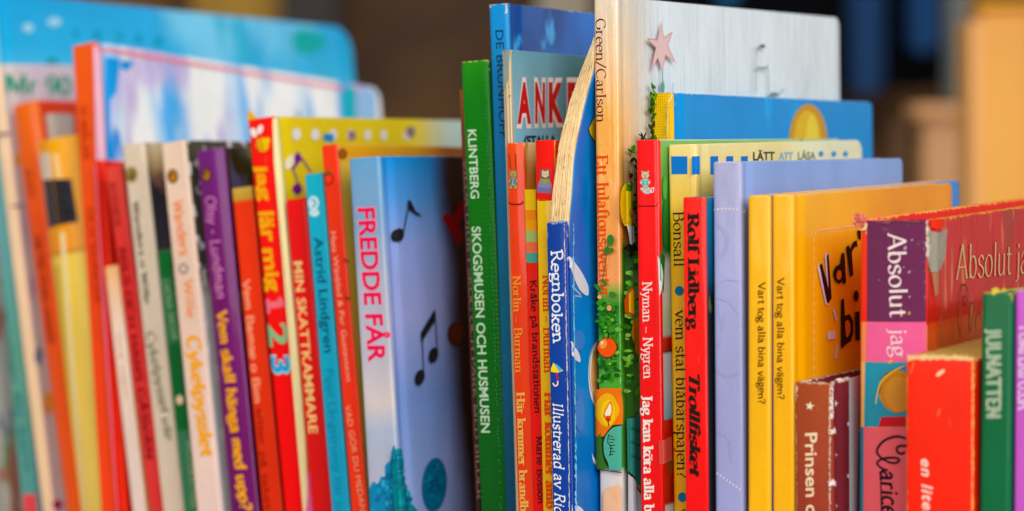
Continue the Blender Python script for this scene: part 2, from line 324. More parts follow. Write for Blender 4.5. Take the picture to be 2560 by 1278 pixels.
G = {
 'a': (.56, [C_((.09, .5), (.2, .64), (.34, .61), (.4, .46)), L_((.4, .47), (.4, .1)), C_((.4, .12), (.44, .01), (.54, .05)), C_((.4, .38), (.2, .34), (.07, .18), (.16, .01), (.3, .03), (.4, .15))], []),
 'b': (.6, [L_((.13, 1), (.13, 0)), E_(.31, .32, .2, .32, 150, 510)], [S1(.13, 1, .1, 0)]),
 'c': (.52, [E_(.3, .32, .22, .32, 45, 318)], []),
 'd': (.62, [L_((.47, 1), (.47, 0)), E_(.28, .32, .2, .32, 30, 390)], [S1(.47, 1, .1, 0), S1(.47, 0, 0, .1)]),
 'e': (.54, [L_((.08, .35), (.49, .35)), E_(.28, .32, .22, .32, 5, 315)], []),
 'f': (.36, [C_((.42, .9), (.36, 1.0), (.22, .97), (.17, .8)), L_((.17, .82), (.17, 0)), L_((.03, .62), (.36, .62))], [S1(.17)]),
 'g': (.56, [E_(.25, .42, .17, .21), C_((.13, .26), (.08, .15), (.2, .07), (.42, .05), (.5, -.08), (.36, -.24), (.14, -.24), (.05, -.12), (.16, .04)), L_((.38, .56), (.53, .62))], []),
 'h': (.62, [L_((.13, 1), (.13, 0))] + arch(.13, .48), [S1(.13, 1, .1, 0), S1(.13), S1(.48)]),
 'i': (.3, [L_((.15, .64), (.15, 0)), L_((.15, .8), (.15, .92))], [S1(.15, .63, .1, 0), S1(.15)]),
 'j': (.3, [C_((.17, .64), (.17, .1), (.14, -.16), (-.02, -.24)), L_((.17, .8), (.17, .92))], [S1(.17, .63, .1, 0)]),
 'k': (.58, [L_((.13, 1), (.13, 0)), L_((.46, .63), (.15, .26)), L_((.24, .38), (.5, 0))], [S1(.13, 1, .1, 0), S1(.13), S1(.48), S1(.44, .63)]),
 'l': (.3, [L_((.15, 1), (.15, 0))], [S1(.15, 1, .1, 0), S1(.15)]),
 'm': (.9, [L_((.13, .64), (.13, 0))] + arch(.13, .44) + arch(.44, .76), [S1(.13, .63, .1, 0), S1(.13), S1(.44), S1(.76)]),
 'n': (.62, [L_((.13, .64), (.13, 0))] + arch(.13, .48), [S1(.13, .63, .1, 0), S1(.13), S1(.48)]),
 'o': (.58, [E_(.29, .32, .22, .32)], []),
 'p': (.6, [L_((.13, .64), (.13, -.26)), E_(.32, .32, .2, .32, 150, 510)], [S1(.13, .63, .1, 0), S1(.13, -.26)]),
 'q': (.6, [L_((.47, .64), (.47, -.26)), E_(.28, .32, .2, .32)], []),
 'r': (.44, [L_((.13, .64), (.13, 0)), C_((.13, .44), (.22, .6), (.4, .6))], [S1(.13, .63, .1, 0), S1(.13)]),
 's': (.48, [C_((.41, .52), (.28, .64), (.11, .56), (.13, .4), (.29, .32), (.42, .2), (.36, .03), (.2, 0), (.07, .12))], []),
 't': (.38, [L_((.18, .84), (.18, .14)), C_((.18, .16), (.23, .01), (.37, .05)), L_((.04, .62), (.36, .62))], []),
 'u': (.62, [C_((.12, .64), (.12, .2), (.2, .01), (.36, .05), (.47, .2)), L_((.47, .64), (.47, 0))], [S1(.12, .63, .1, 0), S1(.47, .63, .1, 0), S1(.47, 0, 0, .1)]),
 'v': (.54, [L_((.06, .64), (.27, 0)), L_((.48, .64), (.27, 0))], [S1(.06, .63), S1(.48, .63)]),
 'x': (.54, [L_((.06, .64), (.46, 0)), L_((.46, .64), (.06, 0))], [S1(.06, .63), S1(.46, .63), S1(.06), S1(.46)]),
 'y': (.54, [L_((.06, .64), (.28, .02)), C_((.49, .64), (.28, .02), (.18, -.2), (.06, -.22))], [S1(.06, .63), S1(.49, .63)]),
 'w': (.8, [L_((.05, .64), (.22, 0)), L_((.4, .6), (.22, 0)), L_((.38, .6), (.56, 0)), L_((.74, .64), (.56, 0))], []),
 'A': (.78, [L_((.06, 0), (.38, 1)), L_((.38, 1), (.7, 0)), L_((.18, .34), (.59, .34))], [S1(.06), S1(.7)]),
 'B': (.7, [L_((.16, 1), (.16, 0)), C_((.16, .98), (.42, .98), (.55, .86), (.52, .6), (.16, .54)), C_((.16, .54), (.5, .54), (.63, .34), (.52, .05), (.16, .02))], [S1(.16, 0, .1, 0), S1(.16, 1, .1, 0)]),
 'C': (.76, [E_(.42, .5, .34, .5, 42, 318)], []),
 'D': (.8, [L_((.16, 1), (.16, 0)), C_((.16, .98), (.42, .98), (.7, .8), (.72, .4), (.46, .04), (.16, .02))], [S1(.16), S1(.16, 1)]),
 'E': (.64, [L_((.15, 1), (.15, 0)), L_((.15, .98), (.56, .98)), L_((.15, .52), (.46, .52)), L_((.15, .02), (.58, .02)), L_((.56, 1), (.56, .84)), L_((.58, 0), (.58, .18))], [S1(.15, 0, .1, 0), S1(.15, 1, .1, 0)]),
 'F': (.6, [L_((.15, 1), (.15, 0)), L_((.15, .98), (.55, .98)), L_((.15, .52), (.46, .52))], [S1(.15)]),
 'G': (.82, [E_(.42, .5, .34, .5, 42, 330), L_((.72, .42), (.72, .1))], [S1(.72, .42)]),
 'H': (.84, [L_((.16, 1), (.16, 0)), L_((.68, 1), (.68, 0)), L_((.16, .52), (.68, .52))], [S1(.16), S1(.68), S1(.16, 1), S1(.68, 1)]),
 'I': (.36, [L_((.18, 1), (.18, 0))], [S1(.18), S1(.18, 1)]),
 'J': (.44, [C_((.26, 1), (.26, .2), (.2, -.08), (.02, -.1))], [S1(.26, 1)]),
 'K': (.76, [L_((.16, 1), (.16, 0)), L_((.62, 1), (.18, .44)), L_((.3, .58), (.66, 0))], [S1(.16), S1(.16, 1), S1(.62, 1), S1(.66)]),
 'L': (.62, [L_((.16, 1), (.16, 0)), L_((.16, .02), (.56, .02)), L_((.56, 0), (.56, .2))], [S1(.16, 1), S1(.16, 0, .1, 0)]),
 'M': (.98, [L_((.14, 0), (.16, 1)), L_((.16, 1), (.48, .05)), L_((.8, 1), (.48, .05)), L_((.82, 0), (.8, 1))], [S1(.14), S1(.82), S1(.14, 1, .1, .03), S1(.82, 1, .03, .1)]),
 'N': (.84, [L_((.14, 0), (.14, 1)), L_((.14, 1), (.68, 0)), L_((.68, 0), (.68, 1))], [S1(.14), S1(.14, 1, .1, .04), S1(.68, 1)]),
 'O': (.82, [E_(.41, .5, .34, .5)], []),
 'P': (.66, [L_((.16, 1), (.16, 0)), C_((.16, .98), (.46, .98), (.6, .76), (.48, .5), (.16, .46))], [S1(.16), S1(.16, 1, .1, 0)]),
 'R': (.74, [L_((.16, 1), (.16, 0)), C_((.16, .98), (.44, .98), (.57, .8), (.48, .56), (.16, .5)), L_((.36, .52), (.66, 0))], [S1(.16), S1(.16, 1, .1, 0), S1(.68, 0, .04, .08)]),
 'S': (.6, [C_((.52, .84), (.36, 1), (.14, .9), (.14, .66), (.34, .52), (.54, .36), (.5, .08), (.26, 0), (.08, .14))], []),
 'T': (.7, [L_((.35, 1), (.35, 0)), L_((.06, .98), (.64, .98)), L_((.06, 1), (.06, .82)), L_((.64, 1), (.64, .82))], [S1(.35)]),
 'U': (.8, [C_((.14, 1), (.14, .3), (.28, .02), (.52, .02), (.66, .3), (.66, 1))], [S1(.14, 1), S1(.66, 1)]),
 'V': (.74, [L_((.05, 1), (.37, 0)), L_((.69, 1), (.37, 0))], [S1(.05, 1), S1(.69, 1)]),
 'W': (1.0, [L_((.05, 1), (.28, 0)), L_((.5, .9), (.28, 0)), L_((.5, .9), (.72, 0)), L_((.95, 1), (.72, 0))], []),
 '1': (.5, [L_((.3, 0), (.3, 1)), L_((.3, 1), (.08, .78)), L_((.1, .03), (.48, .03))], []),
 '2': (.62, [C_((.08, .78), (.26, 1), (.52, .84), (.46, .5), (.08, .04)), L_((.08, .04), (.56, .04))], []),
 '3': (.6, [C_((.08, .88), (.3, 1), (.5, .84), (.44, .58), (.24, .53)), C_((.24, .53), (.5, .48), (.54, .16), (.28, 0), (.06, .14))], []),
 '0': (.6, [E_(.3, .5, .22, .5)], []), '9': (.6, [E_(.3, .7, .2, .3), C_((.5, .7), (.48, .3), (.2, 0))], []),
 '/': (.5, [L_((.04, -.1), (.46, 1.04))], []), '-': (.5, [L_((.06, .34), (.44, .34))], []), '–': (.62, [L_((.06, .32), (.56, .32))], []),
 '?': (.5, [C_((.06, .8), (.2, .98), (.42, .86), (.34, .58), (.22, .42), (.22, .26)), L_((.22, .12), (.22, .0))], []),
 ',': (.28, [C_((.14, .08), (.16, -.06), (.06, -.2))], []), '.': (.28, [L_((.14, .1), (.14, 0))], []),
 '&': (.8, [C_((.74, 0), (.4, .4), (.18, .76), (.34, .98), (.5, .8), (.3, .52), (.08, .24), (.24, .02), (.5, .1), (.7, .44))], []),
 '•': (.5, [E_(.25, .36, .06, .06), E_(.25, .36, .015, .015)], []), ' ': (.34, [], []),
}
def accent(base, kind):
    adv, st, sf = G[base]; top = 1.0 if base.isupper() else .64; cx = adv * .48
    ex = [E_(cx, top + .19, .075, .085)] if kind == 'o' else [L_((cx - .13, top + .14), (cx - .13, top + .25)), L_((cx + .13, top + .14), (cx + .13, top + .25))]
    return (adv, st + ex, sf)
G['å'], G['ä'], G['ö'], G['Å'], G['Ä'], G['Ö'] = accent('a', 'o'), accent('a', 'u'), accent('o', 'u'), accent('A', 'o'), accent('A', 'u'), accent('O', 'u')

class Art:
    """flat print on one face of a book: every mark is a thin ink face lying on the cover"""
    def __init__(s, book, surf='spine', name='illustration', base=None, label=None):
        s.b, s.surf, s.name = book, surf, name; s.bm = bmesh.new(); s.mats = []; s.label = label
        s.k = book.k if base is None else base
        s.px = book.ps if surf == 'spine' else book.pc
    def mi(s, hx, **kw):
        m = inkmat(hx, **kw)
        if m not in s.mats: s.mats.append(m)
        return s.mats.index(m)
    def next(s): s.k += 1; return 6e-5 + s.k * 7e-6
    def face(s, pts, z, mi):
        vs = []
        for p in pts:
            if not vs or (Vector(p) - vs[-1].co.xy).length > 1e-7: vs.append(s.bm.verts.new((p[0], p[1], z)))
        if len(vs) < 3: return
        f = s.bm.faces.new(vs); f.material_index = mi
        if len(vs) > 4: bmesh.ops.triangulate(s.bm, faces=[f])
    def poly(s, pts, hx, smooth=False, **kw):
        p = [s.px(*q) for q in pts]
        if smooth: p = cat(p + [p[0]], 4)[:-1]
        s.face(p, s.next(), s.mi(hx, **kw)); return s
    def ell(s, cx, cy, rx, ry, hx, rot=0, n=20, **kw):
        c, sn = math.cos(math.radians(rot)), math.sin(math.radians(rot))
        pts = [(cx + rx * math.cos(a) * c - ry * math.sin(a) * sn, cy + rx * math.cos(a) * sn + ry * math.sin(a) * c) for a in [2 * math.pi * i / n for i in range(n)]]
        return s.poly(pts, hx, **kw)
    def strip(s, pts, widths, z, mi, m=None):
        n = len(pts); Lp, Rp = [], []
        for i in range(n):
            a = Vector(pts[max(0, i - 1)]); c = Vector(pts[min(n - 1, i + 1)]); t = c - a
            if t.length < 1e-12: t = Vector((1, 0))
            t.normalize(); nn = Vector((-t.y, t.x)) * widths[i] * .5; q = Vector(pts[i])
            Lp.append(q + nn); Rp.append(q - nn)
        if m: Lp = [m(v) for v in Lp]; Rp = [m(v) for v in Rp]
        vl = [s.bm.verts.new((v[0], v[1], z + 2e-7 * i)) for i, v in enumerate(Lp)]; vr = [s.bm.verts.new((v[0], v[1], z + 2e-7 * i)) for i, v in enumerate(Rp)]
        for i in range(n - 1):
            f = s.bm.faces.new((vl[i], vl[i + 1], vr[i + 1], vr[i])); f.material_index = mi
    def line(s, pts, wpx, hx, smooth=True, taper=False, dash=None, **kw):
        """a brush line through pixel points"""
        p = [s.px(*q) for q in pts]
        if smooth: p = cat(p, 6)
        x0, y0 = pts[0]; sc = abs(s.px(x0 + 5, y0)[0] - s.px(x0, y0)[0]) / 5
        if s.surf != 'spine': sc = abs(s.px(x0, y0 + 5)[1] - s.px(x0, y0)[1]) / 5
        n = len(p); ws = [wpx * sc * ((.35 + .65 * math.sin(math.pi * min(1, i / (n - 1) * .9 + .08))) if taper else 1) for i in range(n)]
        if dash:
            acc = 0; cur = [p[0]]; on = True; mi = s.mi(hx, **kw)
            dl = dash[0] * sc; gl = dash[1] * sc; lim = dl
            step = []; 
            for a, b_ in zip(p, p[1:]):
                d = math.dist(a, b_); m = max(1, int(d / (dl * .25)))
                step += [(a[0] + (b_[0] - a[0]) * i / m, a[1] + (b_[1] - a[1]) * i / m) for i in range(m)]
            cur = []; acc = 0
            for a, b_ in zip(step, step[1:]):
                acc += math.dist(a, b_)
                if on: cur.append(a)
                if acc > (dl if on else gl):
                    if on and len(cur) > 1: s.strip(cur + [b_], [wpx * sc] * (len(cur) + 1), s.next(), mi)
                    on = not on; cur = []; acc = 0
            return s
        s.strip(p, ws, s.next(), s.mi(hx, **kw)); return s
    def text(s, body, A, B, Cc, hx, tk=.13, tn=None, pen=20, serif=.0, slant=0, jit=0, grow=0, track=0, **kw):
        """stroke lettering: baseline from pixel A to pixel B, cap top of the first letter at pixel Cc"""
        tn = tk if tn is None else tn; rnd = random.Random(body)
        a, b_, c = Vector(s.px(*A)), Vector(s.px(*B)), Vector(s.px(*Cc))
        adv = sum(G[ch][0] + track for ch in body); ux = (b_ - a) / adv; uy = c - a
        mi = s.mi(hx, **kw); X = 0
        z = s.next()
        for ch in body:
            ad, st, sf = G[ch]; rot = rnd.uniform(-jit, jit); sc = 1 + rnd.uniform(-jit, jit) * .8; dy = rnd.uniform(-jit, jit) * .6
            def m(v, X=X, ad=ad, rot=rot, sc=sc, dy=dy):
                x, y = v[0] - ad / 2, v[1] * sc + dy
                x, y = x * math.cos(rot) - (y - .3) * math.sin(rot), (y - .3) * math.cos(rot) + x * math.sin(rot) + .3
                x += ad / 2 + slant * y
                q = a + ux * (X + x) + uy * y; return (q.x, q.y)
            zz = z
            for kind, p in st:
                pts = list(p) if kind == 'L' else (cat(p, 5) if kind == 'C' else arc(*p))
                if kind == 'L' and len(pts) == 2:
                    (x0, y0), (x1, y1) = pts; pts = [(x0 + (x1 - x0) * t / 3, y0 + (y1 - y0) * t / 3) for t in range(4)]
                ws = []
                for i in range(len(pts)):
                    p0, p1 = pts[max(0, i - 1)], pts[min(len(pts) - 1, i + 1)]; th = math.atan2(p1[1] - p0[1], p1[0] - p0[0])
                    ws.append(max(tn, tk * abs(math.sin(th - math.radians(pen)))) + grow)
                zz += 2.5e-6; s.strip(pts, ws, zz, mi, m)
            if serif:
                for (x, y, l, r) in sf:
                    hh = max(tn, .05) * 1.1; yy = min(max(y, hh / 2 - .0), 1 - hh / 2) if y >= 0 else y
                    e = tk * .5 if tk > .1 else .02
                    zz += 2.5e-6; s.strip([(x - (l + e) * serif, yy), (x, yy), (x + (r + e) * serif, yy)], [hh * .9 + grow, hh * 1.5 + grow, hh * .9 + grow], zz, mi, m)
            X += ad + track
        s.k += 6; return s
    def font(s, body, A, B, Cc, hx, bold=0.0, slant=0.0, space=1.0, **kw):
        """sans lettering from the built-in typeface, fitted between pixels A and B"""
        cu = bpy.data.curves.new('t', 'FONT'); cu.body = body; cu.offset = bold; cu.shear = slant; cu.resolution_u = 3; cu.space_character = space
        ob = bpy.data.objects.new('t', cu); me = bpy.data.meshes.new_from_object(ob)
        xs = [v.co.x for v in me.vertices]; x0, x1 = min(xs), max(xs)
        cap = .71
        a, b_, c = Vector(s.px(*A)), Vector(s.px(*B)), Vector(s.px(*Cc)); ux = (b_ - a) / (x1 - x0); uy = (c - a) / cap
        z = s.next(); mi = s.mi(hx, **kw); vs = []
        for v in me.vertices:
            q = a + ux * (v.co.x - x0) + uy * v.co.y; vs.append(s.bm.verts.new((q.x, q.y, z)))
        for p in me.polygons:
            try: f = s.bm.faces.new([vs[i] for i in p.vertices]); f.material_index = mi
            except ValueError: pass
        bpy.data.objects.remove(ob); bpy.data.curves.remove(cu); bpy.data.meshes.remove(me)
        s.k += 1; return s
    def done(s, drape=True):
        b_ = s.b; b_.k = max(b_.k, s.k)
        if drape:
            cuts = [.002, .003, .0042, .0052, .0062, .0076, .0088] if s.surf != 'spine' else ([b_.w * t for t in (.15, .3, .45, .6, .75, .88)] if b_.bulge > 0 else []) + [b_.rc * t for t in (.15, .4, .7, 1)] + [b_.w - b_.rc * t for t in (.15, .4, .7, 1)]
            if s.surf != 'spine': cuts = (cuts if b_.groove else []) + [b_.rc * t for t in (.3, .6, 1)]
            for c in cuts:
                bmesh.ops.bisect_plane(s.bm, geom=s.bm.verts[:] + s.bm.edges[:] + s.bm.faces[:], plane_co=(c, 0, 0), plane_no=(1, 0, 0), dist=1e-8)
        for v in s.bm.verts:
            a, t, o = v.co
            rc = b_.rc
            if s.surf == 'spine':
                e = a if a < rc else (b_.w - a if a > b_.w - rc else None)
                if e is None or b_.ysp(rc) != b_.ysp(0): v.co = (a, b_.ysp(a) - o, t)
                else:                                   # follow the rounded corner
                    q = math.acos(max(0, min(1, (rc - e) / rc))) if e > 0 else 0
                    cx = rc if a < rc else b_.w - rc; sg = -1 if a < rc else 1
                    v.co = (cx + sg * (rc + o) * math.cos(q), rc + .0002 - (rc + o) * math.sin(math.acos(max(0, min(1, (rc - e) / rc))) if e > 0 else 0), t)
            else:
                x = b_.xcv(a)
                if a < rc + .0002 and b_.ysp(rc) == b_.ysp(0): x = b_.w - rc + math.sqrt(max(0, rc * rc - (rc + .0002 - a) ** 2))
                v.co = (x + o, a, t)
        bmesh.ops.recalc_face_normals(s.bm, faces=s.bm.faces)
        nrm = Vector((0, -1, 0)) if s.surf == 'spine' else Vector((1, 0, 0))
        fl = [f for f in s.bm.faces if f.normal.dot(nrm) < 0]
        if fl: bmesh.ops.reverse_faces(s.bm, faces=fl)
        groups = [None]
        if s.name in SPLIT: groups = s.clusters()
        objs = []
        for g in groups:
            me = bpy.data.meshes.new(s.name)
            if g is None: s.bm.to_mesh(me)
            else:
                idx = {}; V = []; Fc = []; MI = []
                for f in g:
                    for v in f.verts:
                        if v not in idx: idx[v] = len(V); V.append(v.co[:])
                    Fc.append([idx[v] for v in f.verts]); MI.append(f.material_index)
                me.from_pydata(V, [], Fc)
            for m in s.mats: me.materials.append(m)
            if g is not None: me.polygons.foreach_set('material_index', MI)
            o = bpy.data.objects.new(s.name, me); COL.objects.link(o)
            o.parent = b_.spine if s.surf == 'spine' else b_.front
            if s.label: o['label'] = s.label
            objs.append(o)
        s.bm.free()
        return objs[0] if len(objs) == 1 else objs
    def clusters(s):
        """islands whose boxes touch belong to one printed figure"""
        seen = set(); isl = []
        s.bm.faces.ensure_lookup_table()
        for f0 in s.bm.faces:
            if f0 in seen: continue
            st = [f0]; seen.add(f0); comp = []
            while st:
                f = st.pop(); comp.append(f)
                for v in f.verts:
                    for g in v.link_faces:
                        if g not in seen: seen.add(g); st.append(g)
            cs = [(v.co.x + v.co.y if s.surf != 'spine' else v.co.x, v.co.z) for f in comp for v in f.verts]
            isl.append([comp, min(c[0] for c in cs), max(c[0] for c in cs), min(c[1] for c in cs), max(c[1] for c in cs)])
        ch = True; e = .0003
        while ch:
            ch = False; out = []
            for a in isl:
                for b_ in out:
                    if a[1] - e < b_[2] and b_[1] - e < a[2] and a[3] - e < b_[4] and b_[3] - e < a[4]:
                        b_[0] += a[0]; b_[1] = min(a[1], b_[1]); b_[2] = max(a[2], b_[2]); b_[3] = min(a[3], b_[3]); b_[4] = max(a[4], b_[4]); ch = True; break
                else: out.append(a)
            isl = out
        return [i[0] for i in isl] if len(isl) <= 24 else [None]
SPLIT = {'illustration', 'emblem', 'blue_square', 'star', 'panel', 'colour_band', 'torn_joint', 'spine_label', 'bear_picture', 'bee_picture'}

def worn(art, pts, wpx, hx='#efe4d2', jit=.6, step=9, seed=1, vertical=True):
    """an irregular rubbed strip along a pixel polyline"""
    rnd = random.Random(seed); P = []
    for (x0, y0), (x1, y1) in zip(pts, pts[1:]):
        n = max(2, int(math.hypot(x1 - x0, y1 - y0) / step)); P += [(x0 + (x1 - x0) * i / n, y0 + (y1 - y0) * i / n) for i in range(n)]
    P.append(pts[-1]); a, c = [], []
    for i, (x, y) in enumerate(P):
        wa, wb = wpx * (.5 + rnd.uniform(-jit, jit) * .7), wpx * (.5 + rnd.uniform(-jit, jit) * .7)
        if vertical: a.append((x - wa, y + rnd.uniform(-2, 2))); c.append((x + wb, y + rnd.uniform(-2, 2)))
        else: a.append((x + rnd.uniform(-2, 2), y - wa)); c.append((x + rnd.uniform(-2, 2), y + wb))
    z = art.next(); mi = art.mi(hx, rough=.75, coat=0)
    for i in range(len(P) - 1):
        art.face([art.px(*q) for q in (a[i], a[i + 1], c[i + 1], c[i])], z + (i % 2) * 1e-6, mi)
    return art
def star(art, cx, cy, r, hx, sx=1, n=5, inner=.42, rot=-90, **kw):
    pts = []
    for i in range(2 * n):
        a = math.radians(rot + i * 180 / n); q = r if i % 2 == 0 else r * inner
        pts.append((cx + q * math.cos(a) * sx, cy + q * math.sin(a)))
    art.poly(pts, hx, **kw)

# ------------------------------------------------------------------ the books, left to right
def glossy(c, **k): k.setdefault('wear', .28); return dict(col=c, rough=.36, coat=.9, coatr=.1, **k)
def matte(c, **k): k.setdefault('wear', .3); return dict(col=c, rough=.5, coat=.15, coatr=.25, **k)

b = Book('picture_book', 'picture book at the far left edge with a pale painted cover behind the teal spine', (-140, 250), -100, -50, (500, 262, 250), 1010, L=.2e3,
         spine=matte('#8fb0a0'), front=matte('#e6d8cc', blots=((45, .6, '#6f9a58', .56, .05), (60, .7, '#d98a78', .6, .05), (70, .6, '#5f7fa8', .64, .04))))
b = Book('picture_book', 'very large sky blue picture book with rounded corner and teal spine, tallest at the left', (-60, -12), -20, 52, (872, 78, -10), 988, R=.013,
         spine=matte([(1278, '#5fa3a0'), (900, '#6fb0a0'), (300, '#7fc8d8')]),
         front=glossy([(700, '#8fd0e0'), (250, '#68c8ea'), (120, '#3cb4e6'), (0, '#2caae2')], blots=((14, .7, '#80d0f2', .58, .08), (40, .5, '#3fb4d8', .64, .06))), pages='#e8e0d0')
a = Art(b, 'cover', 'illustration')
for x, y, r in ((190, 84, 10), (243, 90, 13), (300, 92, 10), (347, 97, 12), (395, 105, 12)):
    a.ell(x, y, r * .8, r * 1.2, '#2e9fc4')
a.poly([(735, 80), (760, 72), (800, 85), (815, 110), (780, 135), (745, 130), (730, 105)], '#2fb0b0', smooth=True)
a.ell(130, 155, 15, 11, '#1f9fb0'); a.ell(70, 70, 14, 12, '#a8def0'); a.ell(135, 55, 18, 12, '#a8def0')
a.done()
a = Art(b, 'spine', 'title_text'); a.text('berättelser för barn', (-8, 700), (62, 1180), (8, 698), '#3a7f80', tk=.14); a.poly([(57, 1236), (88, 1236), (92, 1290), (60, 1290)], '#e5555e'); a.done()

b = Book('picture_book', 'pale pinkish grey picture book with green title letters before the sky blue book', (-32, 165), -6, 104, (360, 172, 165), 968, L=92,
         spine=matte('#f6d8b4'), front=matte('#ddd0cd', blots=((35, .5, '#c9b8c4', .58, .06),)))
a = Art(b, 'cover', 'title_text'); a.text('Mr 90', (14, 232), (178, 238), (14, 186), '#3f9c80', tk=.2, tn=.16); a.done()
a = Art(b, 'cover', 'illustration')
for x, y, rx, ry, c in ((12, 335, 14, 5, '#8a7a86'), (48, 515, 17, 4, '#8a7a86'), (46, 400, 10, 16, '#e8b860'), (98, 890, 12, 24, '#8088a8'), (120, 1010, 14, 30, '#eaa860'), (80, 720, 12, 30, '#cdb4c0'), (145, 1262, 14, 14, '#b03070')):
    a.ell(x, y, rx, ry, c)
a.done()

b = Book('hardcover_book', 'orange book with rounded spine and a pale label, left of the black banded yellow spine', (30, 265), 92, 165, (560, 275, 262), 962.5, L=150, bulge=.0012,
         spine=glossy([(1278, '#ff6a20'), (600, '#ff6220'), (265, '#ff7a24')]), front=glossy('#f4501c'))
a = Art(b, 'spine', 'title_text'); a.text('EN SAGA', (63, 425), (75, 495), (80, 424), '#a03a14', tk=.16); a.text('OM TRE STORA VÄNNER', (88, 590), (122, 860), (106, 588), '#8a2c10', tk=.18); a.done()
a = Art(b, 'cover', 'label'); a.poly([(118, 284), (182, 286), (186, 356), (126, 356)], '#ddd2c6'); a.done()

b = Book('hardcover_book', 'yellow orange book with glossy spine, black band and cream lower half', (92, 357), 190, 200, (600, 360, 352), 942, L=140, bulge=.003,
         spine=dict(col=[(1278, '#f8dc80'), (652, '#f6d468'), (648, '#c8901c'), (640, '#e8940c'), (636, '#fba400'), (357, '#fab000')], rough=.4, coat=.4, coatr=.12), front=glossy('#f2a010'))
a = Art(b, 'spine', 'spine_label'); a.poly([(94, 384), (136, 382), (142, 447), (102, 449)], '#e6dccb'); a.poly([(102, 450), (184, 447), (200, 555), (118, 572)], '#12131c', rough=.25, coat=.9)
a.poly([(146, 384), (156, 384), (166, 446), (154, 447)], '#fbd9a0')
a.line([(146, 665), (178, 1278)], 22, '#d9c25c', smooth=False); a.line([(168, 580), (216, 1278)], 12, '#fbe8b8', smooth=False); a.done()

b = Book('hardcover_book', 'large orange red book with pink glare painted on its joint, blue and white painted cover', (178, 115), 237, 250, (945, 228, 113), 925, R=.006,
         spine=glossy([(1278, '#ff5420'), (600, '#fb5a26'), (115, '#fb6c34')]),
         front=glossy('#d6e8fa', blots=((24, .35, '#52aef0', .52, .09), (40, .22, '#fbfcff', .5, .06), (34, .4, '#c8b8e4', .62, .05), (50, .3, '#2a8ee0', .62, .03))))
a = Art(b, 'spine', 'title_text'); a.text('VI MÅLAR', (199, 265), (207, 400), (216, 264), '#b03a14', tk=.18); a.text('OCH SJUNGER', (216, 520), (236, 760), (232, 518), '#b83a14', tk=.16); a.done()
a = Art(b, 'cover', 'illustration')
a.poly([(238, 113), (258, 117), (262, 400), (245, 400)], '#eab8cc'); a.line([(240, 120), (640, 186), (935, 234)], 10, '#ee8fa0', smooth=False)
a.poly([(243, 400), (420, 410), (460, 1290), (300, 1290)], '#ec4030'); a.line([(245, 410), (268, 800), (302, 1290)], 13, '#ff94b4', smooth=False)  # the pink stroke is glare painted along the joint
a.poly([(266, 142), (300, 148), (290, 230), (276, 250), (280, 400), (268, 400)], '#2f9fe8'); a.poly([(305, 150), (335, 155), (318, 178), (300, 170)], '#1f98e0')
a.poly([(857, 216), (889, 221), (889, 330), (857, 330)], '#12b8c8'); a.poly([(893, 223), (940, 230), (940, 330), (893, 330)], '#9cc8f4')
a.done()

b = Book('booklet', 'thin cream booklet with low top, just right of the painted pink glare', (260, 668), 292, 330, (700, 660, 667), 902.5, L=130, hard=False,
         spine=matte([(1278, '#eedcd2'), (830, '#f2dccb'), (668, '#fac48c')]), front=matte('#f0a868'))
a = Art(b, 'spine', 'title_text'); a.text('Små sagor', (290, 830), (312, 1000), (300, 829), '#d8b8a0', tk=.14); a.done()
b = Book('hardcover_book', 'narrow coral red book with dark lettering, left of the first cream spine', (262, 420), 300, 375, (700, 420, 417), 901, L=130, hard=False,
         spine=glossy([(1278, '#e84a4a'), (700, '#ea4440'), (420, '#f0584e')]), front=matte('#c62418'))
a = Art(b, 'spine', 'title_text'); a.text('BARNBOK', (274, 455), (288, 570), (287, 454), '#8e2428', tk=.16); a.text('NILS OCH HANS GÅSVÄN', (296, 620), (366, 1150), (312, 618), '#8c1e24', tk=.2); a.done()

def emblem(a, x, y, r, ring, core):
    a.ell(x, y, r, r * 1.3, ring); a.ell(x, y, r * .62, r * .85, core); a.ell(x - r * .2, y - r * .2, r * .3, r * .35, ring)
b = Book('hardcover_book', 'cream book with round gold emblem and grey lettering, beside the coral red book', (303, 365), 356, 405, (700, 368, 362), 886, L=150,
         spine=matte([(1278, '#d9cbb8'), (800, '#dccdb9'), (365, '#e3d3bc')]), front=matte([(1278, '#d8cfc6'), (640, '#4a4450'), (480, '#37333c'), (430, '#b09468'), (365, '#b8a88c')], blots=((120, .7, '#8a5f58', .62, .04),)))
a = Art(b, 'spine', 'emblem'); emblem(a, 328, 437, 16, '#a8935a', '#5e5232'); a.done()
a = Art(b, 'spine', 'title_text'); a.text('Wanders o Wille', (332, 505), (362, 760), (346, 503), '#4a4a3c', tk=.2, tn=.12); a.text('Cykelpyssel ute', (364, 830), (414, 1100), (386, 828), '#7c7e6a', tk=.18, tn=.12); a.done()
b = Book('booklet', 'thin dark green book with lower top, squeezed between the two cream spines', (392, 628), 424, 460, (700, 628, 627), 875, L=130, hard=False,
         spine=matte([(1278, '#3c7c58'), (1090, '#3f7a58'), (1080, '#086632'), (870, '#08632f'), (860, '#33764e'), (700, '#2f744a'), (690, '#0d6a34'), (628, '#0f7038')]), front=matte('#0c4a28'))
a = Art(b, 'spine', 'title_text'); a.text('GRÖNA SAGOR', (406, 700), (430, 850), (420, 699), '#8fae84', tk=.14); a.text('SAGOSKATTEN', (466, 1100), (478, 1270), (478, 1098), '#9bb48c', tk=.14); a.ell(449, 1000, 9, 12, '#e6cfae'); a.done()
